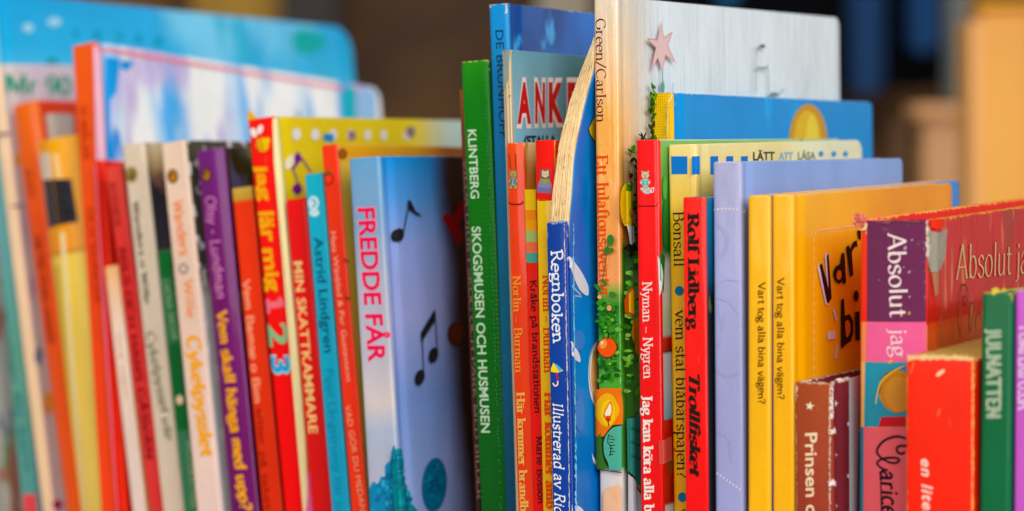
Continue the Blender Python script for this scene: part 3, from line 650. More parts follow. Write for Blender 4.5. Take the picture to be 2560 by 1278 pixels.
b = Book('hardcover_book', 'cream book with orange lettering and dark emblem, left of the purple spine', (400, 360), 460, 490, (800, 366, 357), 863, L=150,
         spine=matte([(1278, '#e6cfc6'), (700, '#e8cbb9'), (360, '#edd3bc')]), front=matte([(1278, '#c8c4c8'), (760, '#cfc8c8'), (700, '#504a44'), (365, '#4a4438')], blots=((170, .8, '#e4dede', .58, .02), (90, .8, '#b04848', .66, .02))))
a = Art(b, 'spine', 'emblem'); emblem(a, 431, 441, 14, '#5a4a20', '#c8863a'); a.ell(458, 672, 12, 14, '#8f8a86'); a.ell(458, 672, 6, 8, '#e8cbb9'); a.done()
a = Art(b, 'spine', 'title_text'); a.text('Wanders', (431, 502), (450, 640), (456, 500), '#ee8e58', tk=.15); a.text('Wille', (459, 700), (468, 796), (480, 698), '#f09860', tk=.14); a.text('Cykelpysslet', (466, 840), (504, 1142), (498, 838), '#ffae42', tk=.24, tn=.16); a.done()
b = Book('hardcover_book', 'purple book with golden title lettering and dark emblem', (488, 378), 556, 575, (900, 378, 374), 855.5, L=150, bulge=.0008,
         spine=glossy([(1278, '#6a1460'), (700, '#701a68'), (378, '#6f2476')]), front=glossy([(1278, '#241008'), (520, '#2a1a10'), (365, '#30261a')], blots=((60, .5, '#7a6a2c', .62, .05), (80, .3, '#4a4668', .64, .03))))
a = Art(b, 'spine', 'emblem'); emblem(a, 518, 438, 14, '#4a3020', '#b8803a'); a.done()
a = Art(b, 'spine', 'title_text'); a.text('Olsy • Lundman', (514, 492), (544, 748), (540, 490), '#cf86bc', tk=.13); a.text('Vem skall hänga med upp?', (543, 778), (604, 1276), (570, 776), '#f0a80e', tk=.24, tn=.18); a.done()
b = Book('hardcover_book', 'small orange book with tan head, low between the purple spine and the yellow music book', (578, 472), 627, 655, (900, 470, 471), 846.5, L=120, hard=False,
         spine=matte([(1278, '#d8400c'), (508, '#ee4a14'), (502, '#c8a048'), (472, '#d0b060')]), front=matte('#9a2408'))
a = Art(b, 'spine', 'title_text'); a.text('Vem Bamse o Bim', (606, 700), (636, 1010), (624, 698), '#f8a888', tk=.15); a.text('sitter på taket', (640, 1020), (662, 1276), (656, 1018), '#a02c0c', tk=.15); a.done()

# the red music book with the bee
b = Book('hardcover_book', 'red book with bee and yellow lettering on the spine, its yellow cover dotted with notes', (617, 300), 682, 710, (1190, 303, 291), 839, L=150,
         spine=matte([(1278, '#f8142c'), (900, '#f82c2a'), (300, '#f63a26')]), front=matte([(1278, '#e8c81c'), (300, '#e4ca0c')], side=(.085, .125, '#bfd2cc')), pages='#e8dcb8')
a = Art(b, 'spine', 'title_text')
a.font('jag', (638, 412), (651, 503), (668, 410), '#f8b42c', bold=.03); a.font('lär', (646, 530), (656, 606), (684, 528), '#f8b42c', bold=.03); a.font('mig', (656, 622), (670, 730), (690, 620), '#f8b42c', bold=.03)
a.line([(668, 765), (710, 758)], 14, '#ff7688', smooth=False); a.line([(704, 757), (697, 744)], 10, '#ff7688', smooth=False); a.line([(668, 748), (671, 784)], 9, '#ff7688', smooth=False); a.font('2', (667, 808), (674, 868), (716, 806), '#86c496', bold=.02)
a.font('3', (676, 888), (683, 938), (722, 886), '#8fdcf0', bold=.05); a.font('3', (677, 893), (683, 933), (720, 890), '#1c9cd6', bold=.01); a.done()
a = Art(b, 'spine', 'bee_picture'); a.ell(656, 362, 16, 18, '#f8c41c', rot=-20); a.line([(640, 350), (648, 378)], 4, '#c8781c', smooth=False); a.line([(650, 345), (657, 378)], 4, '#c8781c', smooth=False)
a.ell(634, 332, 8, 12, '#f6f0ea', rot=-20); a.ell(650, 324, 7, 12, '#f6f0ea', rot=20); a.ell(668, 352, 7, 8, '#f8d040'); a.done()
a = Art(b, 'cover', 'illustration')
a.poly([(684, 296), (696, 293), (706, 400), (778, 1290), (764, 1290), (690, 400)], '#fbedb8'); a.poly([(764, 1180), (774, 1180), (783, 1290), (768, 1290)], '#f878b0')
for i, x in enumerate((740, 787, 832, 876, 918, 958, 1015)): a.ell(x, 336 + i * .5, 11 - i * .6, 15 - i * .4, '#eceae6')
a.poly([(808, 334), (834, 336), (832, 356), (806, 352)], '#2a8ed0'); a.poly([(868, 330), (884, 326), (890, 345), (872, 352)], '#9a7a90'); a.ell(1025, 330, 12, 14, '#8a7a80')
a.poly([(722, 402), (745, 378), (754, 398), (732, 424)], '#7a1f86'); a.line([(726, 412), (745, 462)], 6, '#7a1f86', smooth=False); a.line([(750, 392), (776, 430)], 6, '#7a1f86', smooth=False); a.ell(742, 473, 12, 14, '#7a1f86'); a.ell(725, 405, 9, 20, '#efe8c8', rot=20)
a.done()
# its torn corner sticking up
Pt = [b.ps(x, y) for x, y in ((615, 302), (621, 274), (637, 298))]
V = [(p[0], q, p[1]) for q in (.0004, .0018) for p in Pt]; V[1] = (V[1][0], .0002, V[1][2]); V[4] = (V[1][0] + .0002, .0006, V[1][2] - .0003)
link_mesh('torn_corner', V, [(0, 1, 2), (5, 4, 3), (0, 3, 4, 1), (1, 4, 5, 2), (2, 5, 3, 0)], inkmat('#eab414'), b.root, smooth=False)

b = Book('hardcover_book', 'narrow red book with cream capital lettering, between the bee book and the turquoise book', (713, 500), 762, 780, (1100, 500, 498), 830, L=120,
         spine=glossy([(1278, '#d81c12'), (900, '#e0241a'), (500, '#f0261e')]), front=glossy('#b8160e'), hard=False)
a = Art(b, 'spine', 'title_text'); a.font('MIN SKATTKAMMARE', (733, 655), (772, 1084), (755, 653), '#f8d894', bold=.012); a.done()
b = Book('hardcover_book', 'narrow turquoise book with dark blue name lettering', (760, 437), 804, 828, (1200, 440, 434), 819.5, L=120, hard=False,
         spine=glossy([(1278, '#1a9cc0'), (700, '#1fa8c6'), (437, '#2cb4cc')]), front=glossy('#127c9c'))
a = Art(b, 'spine', 'emblem'); a.ell(783, 508, 14, 18, '#c8ecf2'); a.ell(785, 532, 13, 10, '#c8ecf2'); a.line([(778, 498), (790, 508), (780, 518)], 3, '#2c9cb8'); a.done()
a = Art(b, 'spine', 'title_text'); a.font('Astrid Lindgren', (784, 594), (811, 882), (806, 592), '#0d4058', bold=.008); a.font('Pippi Långstrump har ju', (813, 924), (842, 1278), (832, 922), '#1684a6'); a.done()
b = Book('hardcover_book', 'narrow tomato red book with small tomato emblem and pale thin lettering', (802, 365), 841, 878, (1300, 372, 360), 813.5, L=150, hard=False,
         spine=glossy([(1278, '#fb4a34'), (365, '#fa4a2e')]), front=matte([(1278, '#8f9a58'), (1100, '#c8a448'), (420, '#e0b858'), (390, '#e8a430'), (365, '#f0b440')], side=(.05, .075, '#a8600c')))
a = Art(b, 'spine', 'emblem'); a.line([(812, 436), (810, 450), (818, 462), (828, 458), (832, 446), (826, 436), (816, 436), (812, 440)], 3, '#8c1c20'); a.line([(812, 434), (820, 430), (829, 434)], 4, '#4a7020'); a.line([(820, 430), (820, 420)], 3, '#4a7020'); a.done()
a = Art(b, 'spine', 'title_text'); a.font('Mats Wänblad & Per Gustavsson', (825, 580), (866, 954), (838, 579), '#ffb8a4'); a.font('VAD GÖR DU MEDAN', (862, 1014), (900, 1280), (876, 1012), '#ffb08c'); a.done()
a = Art(b, 'cover', 'illustration'); a.line([(862, 648), (872, 655)], 6, '#8a4a18'); a.line([(866, 742), (876, 748)], 6, '#8a4a18'); a.ell(856, 385, 12, 14, '#a86030'); a.done()

# the singing sheep book
b = Book('hardcover_book', 'blue book with bright pink capital title, music notes and teal shapes on its cover', (870, 397), 947, 922, (1300, 392, 393), 796, L=86,
         spine=glossy([(1278, '#b4b8cc'), (1080, '#b0bcd2'), (1010, '#d0c8c8'), (880, '#bcbccb'), (720, '#b0b4c4'), (560, '#86a6c8'), (397, '#6fa8d4')]),
         front=glossy([(1278, '#a4bcf4'), (1000, '#8aa6e8'), (800, '#b4bcf6'), (620, '#a0b4f4'), (500, '#64a6f0'), (400, '#2c98e4')], side=(1075, 1140, '#402214'), blots=((16, .5, '#bcb8f4', .6, .08),)))
a = Art(b, 'spine', 'title_text'); a.font('FREDDE FÅR', (893, 519), (921, 908), (937, 517), '#e4a8c0', bold=.045); a.font('FREDDE FÅR', (894, 521), (922, 906), (936, 519), '#e01058', bold=.022); a.done()
a = Art(b, 'spine', 'illustration'); a.poly([(920, 1228), (932, 1205), (944, 1210), (952, 1192), (962, 1192), (962, 1165), (975, 1150), (980, 1122), (988, 1128), (998, 1290), (920, 1290)], '#0c86b4', smooth=True); a.poly([(972, 1200), (978, 1150), (986, 1160), (992, 1290), (965, 1290)], '#1a6f98', smooth=True); 
rb = random.Random(8)
for k in range(34):
    yy = rb.uniform(1190, 1275); xx = rb.uniform(930 + (1275 - yy) * .3, 980); a.ell(xx, yy, rb.uniform(3, 8), rb.uniform(4, 10), rb.choice(('#2a98c4', '#0a78a6', '#3fa8cc', '#0e6a98')), n=9)
a.done()
a = Art(b, 'cover', 'illustration')
a.poly([(985, 1124), (1000, 1122), (1010, 1135), (1014, 1165), (1010, 1190), (1020, 1215), (1024, 1250), (1045, 1290), (994, 1290)], '#0e8a96', smooth=True)
rb = random.Random(21)
for k in range(46):
    yy = rb.uniform(1135, 1275); xx = 990 + rb.uniform(0, max(6, (yy - 1110) * .26)); a.ell(xx, yy, rb.uniform(3, 6), rb.uniform(5, 11), rb.choice(('#1a9ab0', '#0c7488', '#2fb0c0', '#0a6a90')), rot=rb.uniform(0, 90), n=9)
a.ell(1082, 1212, 31, 68, '#156f96', rot=4)
for k in range(26):
    t = rb.uniform(0, 6.28); r = rb.uniform(0, .8); a.ell(1082 + 28 * r * math.cos(t), 1212 + 62 * r * math.sin(t), rb.uniform(3, 8), rb.uniform(5, 12), rb.choice(('#1c7ea6', '#10608a', '#2a8ab2', '#135c80')), rot=rb.uniform(0, 90), n=9)

K = '#26262c'
a.ell(992, 588, 13, 17, K, rot=15); a.line([(1003, 585), (1018, 505)], 5, K, smooth=False); a.poly([(1014, 500), (1022, 503), (1034, 528), (1052, 541), (1036, 538), (1014, 522)], K)
a.ell(1044, 944, 12, 20, K, rot=15); a.ell(1078, 888, 12, 20, K, rot=15); a.line([(1054, 942), (1050, 838)], 5, K, smooth=False); a.line([(1088, 885), (1082, 780)], 5, K, smooth=False); a.poly([(1046, 832), (1082, 772), (1084, 800), (1048, 856)], K)
a.poly([(1100, 545), (1112, 528), (1125, 548), (1140, 515), (1152, 500), (1160, 530), (1140, 560), (1152, 590), (1140, 618), (1128, 590)], '#b01c0c'); a.ell(1134, 835, 22, 30, '#5c2c20'); a.ell(1138, 832, 14, 22, '#7a3418')
a.done()

# behind it, the pair left of the middle
b = Book('hardcover_book', 'dark brown speckled book, a thin edge showing left of the green spine', (1147, 225), 1160, 1188, (1400, 230, 225), 779, L=120, hard=False,
         spine=matte([(1278, '#3a2626'), (500, '#4a3030'), (300, '#8a4a2c'), (225, '#a0602c')]), front=matte('#2a1c1c'))
a = Art(b, 'spine', 'title_text'); a.text('VILDA DJUR I SKOG OCH PARK MED BILDER', (1158, 400), (1193, 1250), (1166, 399), '#9a7466', tk=.16, tn=.1); a.done()
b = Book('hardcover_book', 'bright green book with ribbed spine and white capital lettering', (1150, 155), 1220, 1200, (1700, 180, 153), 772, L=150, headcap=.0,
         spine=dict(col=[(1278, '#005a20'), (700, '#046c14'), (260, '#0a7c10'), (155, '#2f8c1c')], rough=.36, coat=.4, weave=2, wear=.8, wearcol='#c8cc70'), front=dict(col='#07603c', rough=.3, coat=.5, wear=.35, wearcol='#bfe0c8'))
a = Art(b, 'spine', 'title_text'); a.font('KLINTBERG', (1169, 325), (1177, 497), (1190, 324), '#d2ead0', bold=.012); a.font('SKOGSMUSEN OCH HUSMUSEN', (1179, 567), (1203, 1082), (1201, 566), '#c2e0c4', bold=.018); a.done()
a = Art(b, 'spine', 'edge_wear_and_shine'); rnd = random.Random(3)  # pale green dots paint a broken shine down the spine corner
for i in range(120):
    y = 175 + i * 9.2; x = 1219 + (y - 155) * .040 - 5 + rnd.uniform(-2, 1.5)
    if rnd.random() < .7: a.ell(x - 4, y, .9, 2.2, '#4fae78')
a.done()
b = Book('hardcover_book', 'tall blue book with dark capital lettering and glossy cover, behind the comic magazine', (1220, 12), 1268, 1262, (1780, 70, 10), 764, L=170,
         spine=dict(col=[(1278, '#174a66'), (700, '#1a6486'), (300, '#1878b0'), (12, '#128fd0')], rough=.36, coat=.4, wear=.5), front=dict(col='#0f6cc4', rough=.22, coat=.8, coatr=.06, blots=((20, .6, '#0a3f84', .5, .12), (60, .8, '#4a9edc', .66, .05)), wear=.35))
a = Art(b, 'spine', 'title_text'); a.font('DE BRUNHOFF', (1238, 76), (1249, 345), (1258, 75), '#14324c'); a.done()
a = Art(b, 'spine', 'edge_wear_and_shine'); worn(a, [(1219, 13), (1225, 20)], 6, '#e6d8c0', seed=2); worn(a, [(1264, 12), (1265, 34)], 4, '#e0d8c8', seed=4); a.done()

b = Book('comic_magazine', 'light blue comic magazine with red title letters and frayed cream page edges', (1254, 126), 1275, 1288, (1470, 143, 126), 753.5, L=100, hard=False,
         spine=pagemat('magazine_edge', '#e8d4b0', dens=2600, hx2='#8a7048'), front=matte([(700, '#86c0dc'), (300, '#88bcd6'), (200, '#7fa8b8'), (126, '#6fa0b4')], side=(.02, .045, '#4f7880')), pages='#e8d4b0')
a = Art(b, 'cover', 'title_text'); q = dict(rough=.4)
for ch, x0, x1, y0 in (('A', 1291, 1329, 306), ('N', 1335, 1364, 305), ('K', 1369, 1410, 304), ('E', 1416, 1450, 303)):
    a.font(ch, (x0, y0), (x1, y0), (x0, 205), '#f2e6e6', bold=.11)
for ch, x0, x1, y0 in (('A', 1293, 1327, 304), ('N', 1337, 1362, 303), ('K', 1371, 1408, 302), ('E', 1418, 1448, 301)):
    a.font(ch, (x0, y0), (x1, y0), (x0, 208), '#c60f18', bold=.045)
a.font('(STALLA', (1309, 362), (1390, 360), (1309, 340), '#1c2a34', bold=.04); a.ell(1277, 240, 2, 2, '#2a4050'); a.ell(1275, 216, 1.5, 1.5, '#2a4050'); a.done()
a = Art(b, 'spine', 'torn_edge'); a.poly([(1262, 127), (1274, 127), (1270, 200), (1258, 228), (1255, 190)], '#8a9c98'); a.done()

def bear(a, x, y, s, fur, book, line='#4a3a34'):
    """a small bear sitting with an open book"""
    def e(dx, dy, rx, ry, c, r=0): a.ell(x + dx * s, y + dy * s, rx * s, ry * s, c, rot=r)
    e(0, 18, 13, 17, line); e(0, 18, 12, 16, fur)
    e(-9, 38, 8, 7, line); e(-9, 38, 7, 6, fur); e(9, 38, 8, 7, line); e(9, 38, 7, 6, fur)
    e(-9, -17, 4.5, 4.5, line); e(9, -17, 4.5, 4.5, line); e(-9, -17, 3.4, 3.4, fur); e(9, -17, 3.4, 3.4, fur)
    e(0, -6, 13.5, 12.5, line); e(0, -6, 12.5, 11.5, fur); e(-4.5, -8, 1.1, 1.4, line); e(5, -8, 1.1, 1.4, line); e(0, -4, 2.2, 1.6, line); a.line([(x - 3 * s, y), (x, y + 1.6 * s), (x + 3 * s, y)], 1.0, line)
    a.poly([(x - 14 * s, y + 8 * s), (x, y + 12 * s), (x + 14 * s, y + 8 * s), (x + 13 * s, y + 24 * s), (x, y + 28 * s), (x - 13 * s, y + 24 * s)], book); a.line([(x, y + 12 * s), (x, y + 28 * s)], 1.2, '#eef0e8')
    e(-13, 17, 4, 5, fur); e(13, 17, 4, 5, fur)

b = Book('hardcover_book', 'narrow orange book with a bear on a swing at the top and pale orange lettering', (1265, 358), 1308, 1294, (1500, 350, 352), 746.5, L=120, hard=False, bulge=.0004,
         spine=glossy([(1278, '#f2501c'), (510, '#f0501a'), (358, '#f25c1c')], wear=.3), front=matte([(1278, '#c85a20'), (560, '#d8902c'), (480, '#d8a040'), (358, '#e2c894')], blots=((300, .1, '#b88a40', .55, .05),)))
a = Art(b, 'spine', 'bear_picture'); bear(a, 1284, 440, .74, '#b8a468', '#3a84b8'); a.line([(1277, 424), (1273, 385)], 1.6, '#6a3018', smooth=False); a.line([(1291, 424), (1290, 385)], 1.6, '#6a3018', smooth=False); a.done()
a = Art(b, 'spine', 'tab_line'); a.line([(1268, 490), (1269, 503), (1275, 509), (1290, 511), (1303, 510), (1308, 504)], 2.6, '#7c2410'); a.done()
a = Art(b, 'spine', 'title_text'); a.text('Norlin – Burman', (1282, 690), (1289, 932), (1303, 689), '#fba456', tk=.16, tn=.07, serif=.8); a.text('Här kommer brandb', (1292, 981), (1302, 1279), (1313, 980), '#fcc070', tk=.22, tn=.1, serif=.8); a.done()

b = Book('booklet', 'thin red booklet with yellow, green and teal bands and black handwritten lettering', (1309, 475), 1338, 1332, (1500, 472, 474), 742.5, L=120, hard=False,
         spine=matte([(1278, '#f03428'), (640, '#f23c28'), (475, '#f4402c')]), front=matte('#d8a020'))
a = Art(b, 'spine', 'colour_band')
for y0, y1, c in ((474, 525, '#f8d010'), (525, 550, '#f39a18'), (550, 577, '#f9ae12'), (577, 605, '#a6c87a'), (605, 632, '#ff7c5c'), (632, 657, '#54b09c')):
    f = lambda y: 1309 + (y - 475) * .0286
    a.poly([(f(y0) + .8, y0), (f(y0) + 28.5, y0), (f(y1) + 28.5, y1), (f(y1) + .8, y1)], c)
a.done()
a = Art(b, 'spine', 'title_text'); a.text('Kråke på brandstationen', (1325, 700), (1336, 1034), (1341, 699), '#301c1a', tk=.13, serif=.5, jit=.06); a.text('Marie Bosson', (1340, 1091), (1345, 1260), (1356, 1090), '#301c1a', tk=.13, serif=.5, jit=.06); a.done()

b = Book('hardcover_book', 'narrow yellow book with red tab showing a bear in bed and orange lettering', (1337, 351), 1384, 1356, (1600, 346, 348), 732, L=120, hard=False, bulge=.0004,
         spine=glossy([(1278, '#f6c004'), (351, '#f8d008')]), front=glossy('#d83018'))
a = Art(b, 'spine', 'red_tab'); a.poly([(1337.6, 351.5), (1383.5, 350), (1386, 488), (1380, 499), (1350, 500), (1343, 496), (1340, 488)], '#f03824', coat=.5); a.line([(1339, 480), (1341, 493), (1349, 501), (1380, 500)], 1.6, '#b02414'); a.done()
a = Art(b, 'spine', 'bear_picture'); a.poly([(1350, 424), (1352, 447), (1376, 447), (1376, 424)], '#6a5a70'); a.poly([(1344, 470), (1350, 452), (1372, 450), (1378, 470)], '#8f88b4', smooth=True); a.poly([(1341, 468), (1379, 470), (1379, 484), (1341, 481)], '#7a74a0'); a.ell(1364, 436, 9, 8, '#d8c8a0'); a.ell(1358, 429, 3, 3, '#d8c8a0'); a.ell(1370, 429, 3, 3, '#d8c8a0'); a.ell(1361, 436, .9, 1, '#3a2c28'); a.ell(1367, 436, .9, 1, '#3a2c28')
a.poly([(1352, 446), (1363, 450), (1374, 446), (1374, 455), (1363, 459), (1352, 455)], '#7fae48'); a.done()
a = Art(b, 'spine', 'title_text'); a.text('Norlin – Burman', (1357, 688), (1361, 932), (1379, 687), '#e85a20', tk=.16, tn=.07, serif=.8); a.text('Här kommer amb', (1362, 981), (1367, 1272), (1384, 980), '#e85a20', tk=.22, tn=.1, serif=.8); a.done()

# ---- the blue book with bared, bending pages
b = Book('broken_book', 'worn blue book with torn spine top, its bare tan pages bending against the silver book', (1368, 556), 1420, 1384, (1750, 550, 553), 723.5, L=130, hard=False, nocover=True)
b.mat_blue = bookmat('regn_cover', b=b, part='none', col='#1277cc', rough=.33, coat=.45, blots=((40, .6, '#3f6fd0', .57, .07), (18, .6, '#0a92e2', .58, .08)), wear=0)
Lb = b.L
def rows():
    px = [(1290, None, None, 0), (900, None, None, 0), (700, None, None, 0), (556, 1368, 1423, 0), (520, 1371, 1426, 0), (480, 1374, 1430, .6), (440, 1379, 1432, 1.5), (400, 1385, 1435, 2.5), (360, 1391, 1441, 3.6), (330, 1397, 1447, 4.6), (290, 1408, 1456, 6), (250, 1418, 1465, 7.2), (215, 1431, 1474, 8), (180, 1444, 1484, 8.6), (140, 1460, 1489, 9.2), (110, 1472, 1493, 9.6), (92, 1480, 1496, 10)]
    out = [(0.0, 0.0, b.w, 0.0)]
    def psd(x, y, dy):
        r = ray(x, y); P0 = b.P + b.d * dy; q = r * (P0.dot(b.d) / r.dot(b.d)) - P0; return (q.dot(b.rt), b.h + q.dot(b.u))
    for y, l, r, dy in px:
        if l is None: out.append((b.zpx(y), 0.0, b.w, 0.0))
        else:
            q = psd(l, y, dy * .001); r_ = psd(r, y, dy * .001); out.append((q[1], q[0], r_[0], dy * .001))
    return out
RW = rows(); top0 = b.zpx(556)
def sheet(name, fx, y0, y1, th, mat, zmin=0, zmax=9, over=0, ny=6, rowsrc=None):
    """curved board following the bend: fx(xl,xr) gives its outer x"""
    R = [r for r in (rowsrc or RW) if zmin <= r[0] <= zmax]; V = []; cols = []
    nr = len(R)
    for side in (0, 1):
        for j in range(ny + 1):
            y = y0 + (y1 - y0) * j / ny
            for (z, l, r, dy) in R: V.append((fx(l, r) + (-th if side else 0), y + dy * (1 - j / ny * .6), z + over))
    idx = lambda s, j, i: (s * (ny + 1) + j) * nr + i
    Fc = []
    for j in range(ny):
        for i in range(nr - 1):
            Fc.append((idx(0, j, i), idx(0, j + 1, i), idx(0, j + 1, i + 1), idx(0, j, i + 1))); Fc.append((idx(1, j, i), idx(1, j, i + 1), idx(1, j + 1, i + 1), idx(1, j + 1, i)))
        Fc.append((idx(0, j, nr - 1), idx(0, j + 1, nr - 1), idx(1, j + 1, nr - 1), idx(1, j, nr - 1))); Fc.append((idx(0, j, 0), idx(1, j, 0), idx(1, j + 1, 0), idx(0, j + 1, 0)))
    for i in range(nr - 1):
        Fc.append((idx(0, 0, i), idx(0, 0, i + 1), idx(1, 0, i + 1), idx(1, 0, i))); Fc.append((idx(0, ny, i), idx(1, ny, i), idx(1, ny, i + 1), idx(0, ny, i + 1)))
    return link_mesh(name, V, Fc, mat, b.root, angle=50)
b.front = sheet('front_cover', lambda l, r: r, .0012, Lb, .0005, b.mat_blue)
sheet('back_cover', lambda l, r: l + .0006, .0014, Lb, .0005, b.mat_blue, zmax=top0 + 1e-6)
# page block with its folded sections as ridges
NS = 11; V = []; cols = []
for (z, l, r, dy) in RW:
    ww = (r - .0007) - (l + .0008)
    for i in range(NS * 4 + 1):
        t = i / (NS * 4); ridge = abs(math.sin(math.pi * t * NS)) ** .6
        V.append((l + .0008 + ww * t, .0006 + dy - ridge * .00045 - .0003 * math.sin(z * 900 + t * 40) * .3, z if z < .27 else z))
    V.append((r - .0007, Lb - .002, z)); V.append((l + .0008, Lb - .002, z))
n = NS * 4 + 3; Fc = []
for k in range(len(RW) - 1):
    for i in range(n): j = (i + 1) % n; Fc.append((k * n + i, k * n + j, (k + 1) * n + j, (k + 1) * n + i))
Fc.append(tuple(range(n - 1, -1, -1))); Fc.append(tuple((len(RW) - 1) * n + i for i in range(n)))
pm = pagemat('bare_pages', '#ffe6be', dens=3000, hx2='#f0c88c')
pages = link_mesh('pages', V, Fc, pm, b.root, angle=80)
# stitches and ink traces on the bared folds
rnd = random.Random(5); bm_pts = []
def on_fold(t, y):
    zt = b.zpx(y); 
    for (z0, l0, r0, d0), (z1, l1, r1, d1) in zip(RW, RW[1:]):
        if z0 <= zt <= z1:
            q = (zt - z0) / (z1 - z0 + 1e-9); l = l0 + (l1 - l0) * q; r = r0 + (r1 - r0) * q
            return (l + .0008 + (r - l - .0015) * t, zt, d0 + (d1 - d0) * q)
    return None
V = []; Fc = []; MI = []; mats = [inkmat('#a8382c', rough=.8, coat=0), inkmat('#5a4a80', rough=.8, coat=0), inkmat('#fbe6c0', rough=.8, coat=0), inkmat('#d8a468', rough=.8, coat=0)]
for k in range(170):
    f = rnd.randrange(NS) ; y = rnd.uniform(130, 550); ln = rnd.choice((5, 7, 10, 16)); t = (f + rnd.choice((.0, .5, .5))) / NS
    t = min(.97, max(.03, t)); ws = .00005; c = rnd.choice((0, 0, 1, 2, 2, 3, 3))
    p0, p1 = on_fold(t, y), on_fold(t, min(553, y + ln))
    if not p0 or not p1: continue
    i0 = len(V); yy = .00002 - .0002 - rnd.uniform(0, .00004) if (t * NS) % 1 > .2 else .0005
    yy = -.00006 - k * 1e-7 if (t * NS) % 1 > .2 else .00045
    V += [(p0[0] - ws, yy + p0[2], p0[1]), (p0[0] + ws, yy + p0[2], p0[1]), (p1[0] + ws, yy + p1[2], p1[1]), (p1[0] - ws, yy + p1[2], p1[1])]; Fc.append((i0, i0 + 1, i0 + 2, i0 + 3)); MI.append(c)
tag(link_mesh('stitch_marks', V, Fc, mats, pages, matidx=MI, smooth=False), kind='stuff')
for i in range(6):                       # loose section edges standing off the block
    t = (i + 1.0) / 7
    V = []; Fc = []
    R = [r for r in RW if r[0] >= top0]
    for (z, l, r, dy) in R:
        x = l + .0008 + (r - l - .0015) * t + .00012 * math.sin(z * 700 + i * 2)
        V += [(x - .00007, dy - .00022, z - .0002), (x + .00007, dy - .00022, z - .0002), (x + .00007, dy + .0008, z), (x - .00007, dy + .0008, z)]
    for k in range(len(R) - 1):
        for e in range(4): Fc.append((k * 4 + e, k * 4 + (e + 1) % 4, (k + 1) * 4 + (e + 1) % 4, (k + 1) * 4 + e))
    link_mesh('page_fold', V, Fc, inkmat('#ffe4b8', rough=.85, coat=0), pages)
# remaining spine strip
s_ = b; W = b.w
prof = [(0, .0012)] + [(.0006 - .0006 * math.cos(a_), .0006 - .0006 * math.sin(a_)) for a_ in [math.pi / 2 * i / 4 for i in range(1, 5)]] + [(W - .0006 + .0006 * math.sin(a_), .0006 - .0006 * math.cos(a_)) for a_ in [math.pi / 2 * i / 4 for i in range(0, 4)]] + [(W, .0012), (W - .0004, .0012), (W - .0005, .0004), (.0005, .0004), (.0004, .0012)]
prof = [(x, y - .0007) for x, y in prof]
msp = bookmat('regn_spine', b=b, part='spine', col='#123f96', rough=.38, coat=.4, wear=.9, wearcol='#c8c4cc')
b.hh = b.h; b.bulge = 0; b.spine = prism('spine', prof, 0, top0, msp, b.root, .0003)
b.ysp = lambda x: -.0007; b.groove = False; b.xcv = lambda y: b.w
a = Art(b, 'spine', 'title_text'); a.text('Regnboken', (1380, 626), (1385, 858), (1408, 624), '#e8eef6', tk=.15, tn=.1, pen=70, serif=.75, jit=.09)
a.text('Illustrerad av Ric', (1386, 1005), (1390, 1281), (1411, 1003), '#eceef4', tk=.15, tn=.09, pen=60, serif=.6, slant=.22, jit=.05); a.done()
a = Art(b, 'spine', 'umbrella_picture'); a.poly([(1378, 928), (1387, 906), (1392, 912), (1402, 922), (1412, 926), (1402, 930), (1396, 933), (1386, 930)], '#f2d81c'); a.poly([(1388, 908), (1396, 911), (1410, 924), (1401, 929)], '#58b0d0'); a.line([(1378, 927), (1382, 905)], 1, '#222222'); a.line([(1394, 930), (1398, 950)], 4, '#c81c68', smooth=False); a.line([(1398, 952), (1397, 962), (1390, 964), (1386, 957)], 3.6, '#f0d8d4'); a.done()
a = Art(b, 'spine', 'edge_wear_and_shine'); worn(a, [(1414, 560), (1417, 700), (1421, 900), (1425, 1100), (1427, 1290)], 1.8, '#c8c8dc', jit=.9, step=6, seed=8); worn(a, [(1369, 558), (1395, 556), (1418, 556)], 5, '#7f97c4', vertical=False, seed=3); a.done(drape=False)
# cover art, laid on the bent cover
def bentx(z):
    for (z0, l0, r0, d0), (z1, l1, r1, d1) in zip(RW, RW[1:]):
        if z0 <= z <= z1: return r0 + (r1 - r0) * (z - z0) / (z1 - z0 + 1e-9)
    return b.w
a = Art(b, 'cover', 'illustration')
for pts in ([(1420, 638), (1430, 650), (1452, 680), (1468, 712), (1470, 736), (1462, 738), (1446, 722), (1432, 690), (1420, 655)], [(1424, 850), (1436, 862), (1448, 890), (1449, 905), (1438, 900), (1426, 880)], [(1478, 1132), (1484, 1145), (1500, 1160), (1510, 1178), (1496, 1170), (1482, 1155)], [(1432, 1262), (1450, 1268), (1462, 1290), (1436, 1290)]):
    a.poly(pts, '#e6e6f4', smooth=True)
a.line([(1428, 715), (1450, 738)], 6, '#9cc0ea'); a.line([(1434, 740), (1452, 742)], 4, '#9cc0ea')
a.poly([(1492, 850), (1478, 870), (1470, 910), (1470, 960), (1478, 1000), (1492, 1012)], '#f0f0f4', smooth=True); a.poly([(1492, 860), (1482, 880), (1476, 920), (1478, 970), (1492, 1000)], '#e8a868', smooth=True); a.line([(1490, 852), (1476, 880), (1472, 940), (1482, 995), (1492, 1006)], 2, '#3a2a28')
a.ell(1448, 1035, 12, 44, '#4a86d8'); a.ell(1446, 850, 14, 26, '#4a86d8')
worn(a, [(1429, 560), (1433, 800), (1436, 1000), (1439, 1290)], 2.2, '#8fd0f4', jit=1.0, step=7, seed=12)
a.poly([(1478, 288), (1466, 296), (1456, 322), (1460, 336), (1478, 360), (1490, 355), (1484, 345), (1468, 325), (1470, 312), (1480, 300), (1490, 290)], '#f0c41c'); a.line([(1480, 286), (1464, 296), (1455, 322), (1462, 340), (1480, 362)], 2, '#1c1c24')
k0 = a.bm
